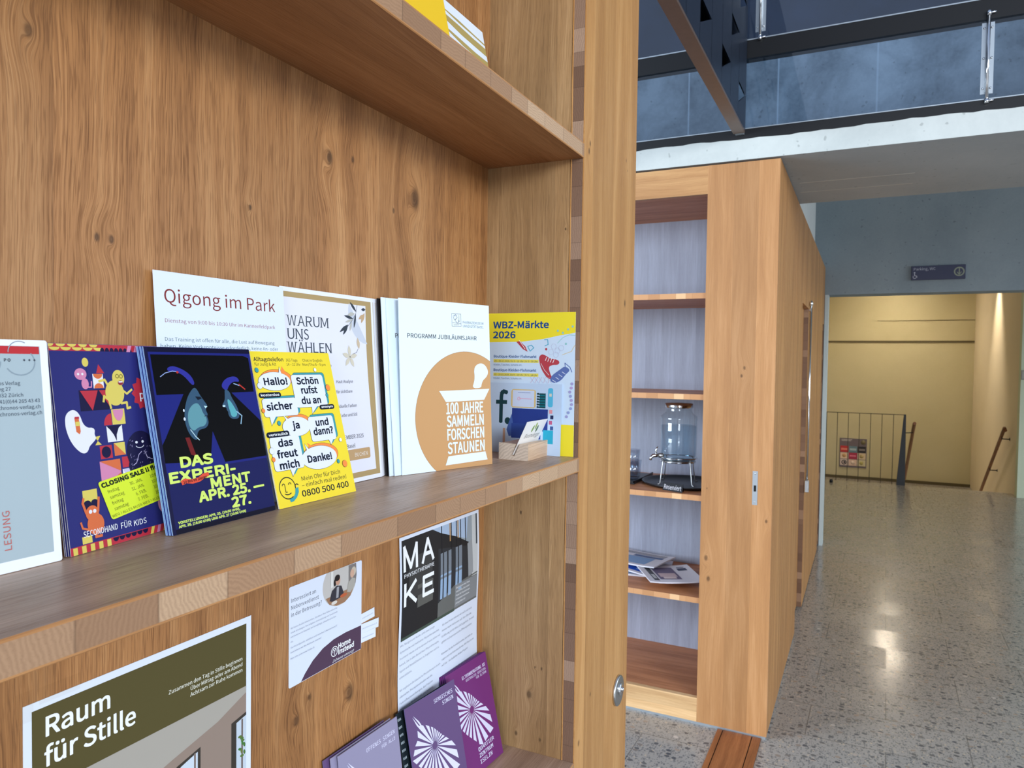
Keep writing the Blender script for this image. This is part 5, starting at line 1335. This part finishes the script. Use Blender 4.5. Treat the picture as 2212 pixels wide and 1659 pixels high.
b.face([(SX-.0012, y, z) for y, z in ((-.868, 2.368), (-.874, 2.368), (-.876, 2.350), (-.869, 2.350))], M_SW); b.face([(SX-.0012, y, z) for y, z in ((-.872, 2.352), (-.888, 2.352), (-.893, 2.336), (-.888, 2.335), (-.884, 2.347), (-.872, 2.347))], M_SW)
tag(b.build('direction_sign', recalc=False), 'dark blue direction sign with a down arrow above the doorway', 'sign')

# ------------------------------------------------------------------ stairwell
b = MB()
rail = thing('stair_railing', 'thin dark bar railing at the top of the stairs beyond the doorway', 'railing', (10.1, -.5, 0))
M_RAIL = plain('railing_metal', (70, 62, 44), .5, .5)
b.box((10.095, -1.02, .944), (10.105, .25, .953), M_RAIL); b.build('top_bar', rail)
for k in range(9):
    y = -.052-.1385*k+.1385
    b = MB(); b.box((10.096, y-.004, -.02), (10.104, y+.004, .944), M_RAIL); b.build('baluster', rail)
b = MB()
b.hexa([(10.06, -1.04, 0), (10.12, -1.04, 0), (10.12, -.935, 0), (10.06, -.935, 0), (10.09, -1.03, .955), (10.12, -1.03, .955), (10.12, -1.005, .955), (10.09, -1.005, .955)], M_BLACKMETAL)
b.build('newel_post', rail)
M_HR = oak('handrail_oak', (150, 96, 50), (124, 74, 34), (80, 46, 20), 'x', 'y', planks=.4, pore=.2)
b = MB(); b.tube([(10.03, -1.13, .845), (10.10, -1.13, .835), (11.9, -1.115, -.16)], .021, M_HR, 10); hr = b.build('handrail', None)
tag(hr, 'brown wooden handrail descending beside the dark newel post', 'handrail', 'stair handrails')
b = MB(); b.tube([(10.3, -1.13, .70), (10.3, -1.03, .69)], .006, M_BLACKMETAL, 8); b.build('bracket', hr)
hr2 = None
b = MB(); b.tube([(10.10, -2.15, .80), (10.17, -2.15, .825), (12.05, -2.15, -.27)], .021, M_HR, 10); hr2 = b.build('handrail', None)
tag(hr2, 'brown wooden handrail descending along the right stair wall', 'handrail', 'stair handrails')
for x in (10.35, 11.25):
    z = .72-(x-10.35)*.583
    b = MB(); b.tube([(x, -2.15, z-.01), (x, -2.15, z-.05), (x, -2.235, z-.05)], .007, M_BLACKMETAL, 8)
    b.lathe([(0, 0), (.02, 0), (.02, .006), (0, .006)], (x, -2.234, z-.05), M_BLACKMETAL, 12, 'y'); b.build('bracket', hr2)
# board of tiles on the far stair wall
bd = MB()
X = 14.085; ya, yb, za, zb_ = -.122, -.582, -.31, .238
bd.box((X, yb, za), (14.1, ya, zb_), plain('board_purple', (112, 100, 108), .5))
w_ = (ya-yb)
cols = [[(196, 40, 40), (104, 136, 150), (30, 22, 24)], [(232, 206, 180), (176, 40, 74), (220, 200, 168)], [(216, 196, 190), (224, 196, 178), (216, 206, 168)]]
for r in range(3):
    for c in range(3):
        y1 = ya-.012-c*.148; z1 = zb_-.145-r*.126
        bd.box((X-.003, y1-.138, z1-.117), (X, y1, z1), plain('tile_%d%d' % (r, c), cols[r][c], .4))
        cy, cz = y1-.069, z1-.058
        acc = [[(240, 150, 130), (200, 214, 220), (150, 140, 140)], [(220, 170, 120), (226, 120, 150), (190, 170, 120)], [(40, 36, 40), (236, 214, 200), (190, 180, 110)]][r][c]
        if (r, c) == (2, 0):
            bd.lathe([(.030, .003), (.044, .003), (.044, .0045), (.030, .0045)], (X, cy, cz), plain('acc20', acc), 20, 'x')
            bd.lathe([(0, .003), (.018, .003), (.018, .0045), (0, .0045)], (X, cy-.006, cz), plain('acc20', acc), 20, 'x')
        elif r == 0:
            bd.box((X-.0045, cy-.055, cz-.02), (X-.003, cy+.055, cz-.006), plain('acc%d%d' % (r, c), acc)); bd.box((X-.0045, cy-.055, cz), (X-.003, cy+.055, cz+.014), plain('acc%d%d' % (r, c), acc))
        elif (r, c) == (1, 1): bd.box((X-.0045, cy-.055, cz-.014), (X-.003, cy+.055, cz+.014), plain('acc11', acc))
        else: bd.lathe([(0, .003), (.034, .003), (.034, .0045), (0, .0045)], (X, cy, cz), plain('acc%d%d' % (r, c), acc), 20, 'x')
M_BW = plain('board_white', (214, 206, 204), .5)
bd.box((X-.002, ya-.21, zb_-.030), (X, ya-.03, zb_-.020), M_BW); bd.box((X-.002, ya-.19, zb_-.050), (X, ya-.03, zb_-.042), M_BW)
bd.lathe([(0, 0), (.042, 0), (.042, .002), (0, .002)], (X, yb+.06, zb_-.065), plain('board_olive', (120, 112, 84)), 24, 'x')
tag(bd.build('notice_board'), 'purple grey notice board with nine coloured squares on the far stair wall', 'notice board')
b = MB(); b.box((9.752, -2.29, 1.455), (9.76, -2.228-.012, 1.573), plain('switch_grey', (140, 138, 128), .5), .003); sw = b.build('wall_switch')
b = MB(); b.box((9.748, -2.28, 1.47), (9.752, -2.25, 1.558), plain('switch_rocker', (160, 158, 148), .4), .0015); b.build('rocker', sw)
tag(sw, 'small grey wall switch at the right edge beside the doorway', 'switch')
b = MB(); b.lathe([(0, 0), (.022, 0), (.022, .03), (.016, .042), (0, .045)], (9.85, -.14, 0), M_BLACKMETAL, 18)
tag(b.build('door_stop'), 'small dark door stop on the floor in front of the stair railing', 'door stop')
# recessed downlights
M_LAMP = bpy.data.materials.new('lamp_glow'); M_LAMP.use_nodes = True
_b = M_LAMP.node_tree.nodes['Principled BSDF']; _b.inputs['Base Color'].default_value = (1, .9, .75, 1)
_b.inputs['Emission Color'].default_value = (1, .86, .66, 1); _b.inputs['Emission Strength'].default_value = 340
M_LAMP_DIM = M_LAMP.copy(); M_LAMP_DIM.node_tree.nodes['Principled BSDF'].inputs['Emission Strength'].default_value = 12
def downlight(x, y, z, where, power, angle, target=None, lens=None):
    t = thing('ceiling_downlight', 'round recessed downlight ' + where, 'ceiling light', (x, y, z), 'stairwell downlights')
    b = MB(); b.lathe([(.065, -.012), (.085, -.012), (.085, -.002), (.065, -.002), (.065, -.012)], (x, y, z), M_WHITE, 28); b.build('rim', t)
    b = MB(); b.lathe([(0, -.008), (.064, -.008), (.064, -.003), (0, -.003)], (x, y, z), lens or M_LAMP, 24); b.build('lamp_lens', t)
    spot('downlight_beam', (x, y, z-.03), target or (x, y, 0), power, (1.0, .86, .66), angle, 1.0, .06)
downlight(12.6, -.96, 3.3, 'over the stairs beyond the doorway', 40, 130)
downlight(13.3, -.97, 3.3, 'over the foot of the stairs, close to the far wall', 30, 130)
downlight(11.6, -1.96, 3.3, 'close to the right stair wall', 300, 62, (11.6, -2.15, 0), M_LAMP_DIM)
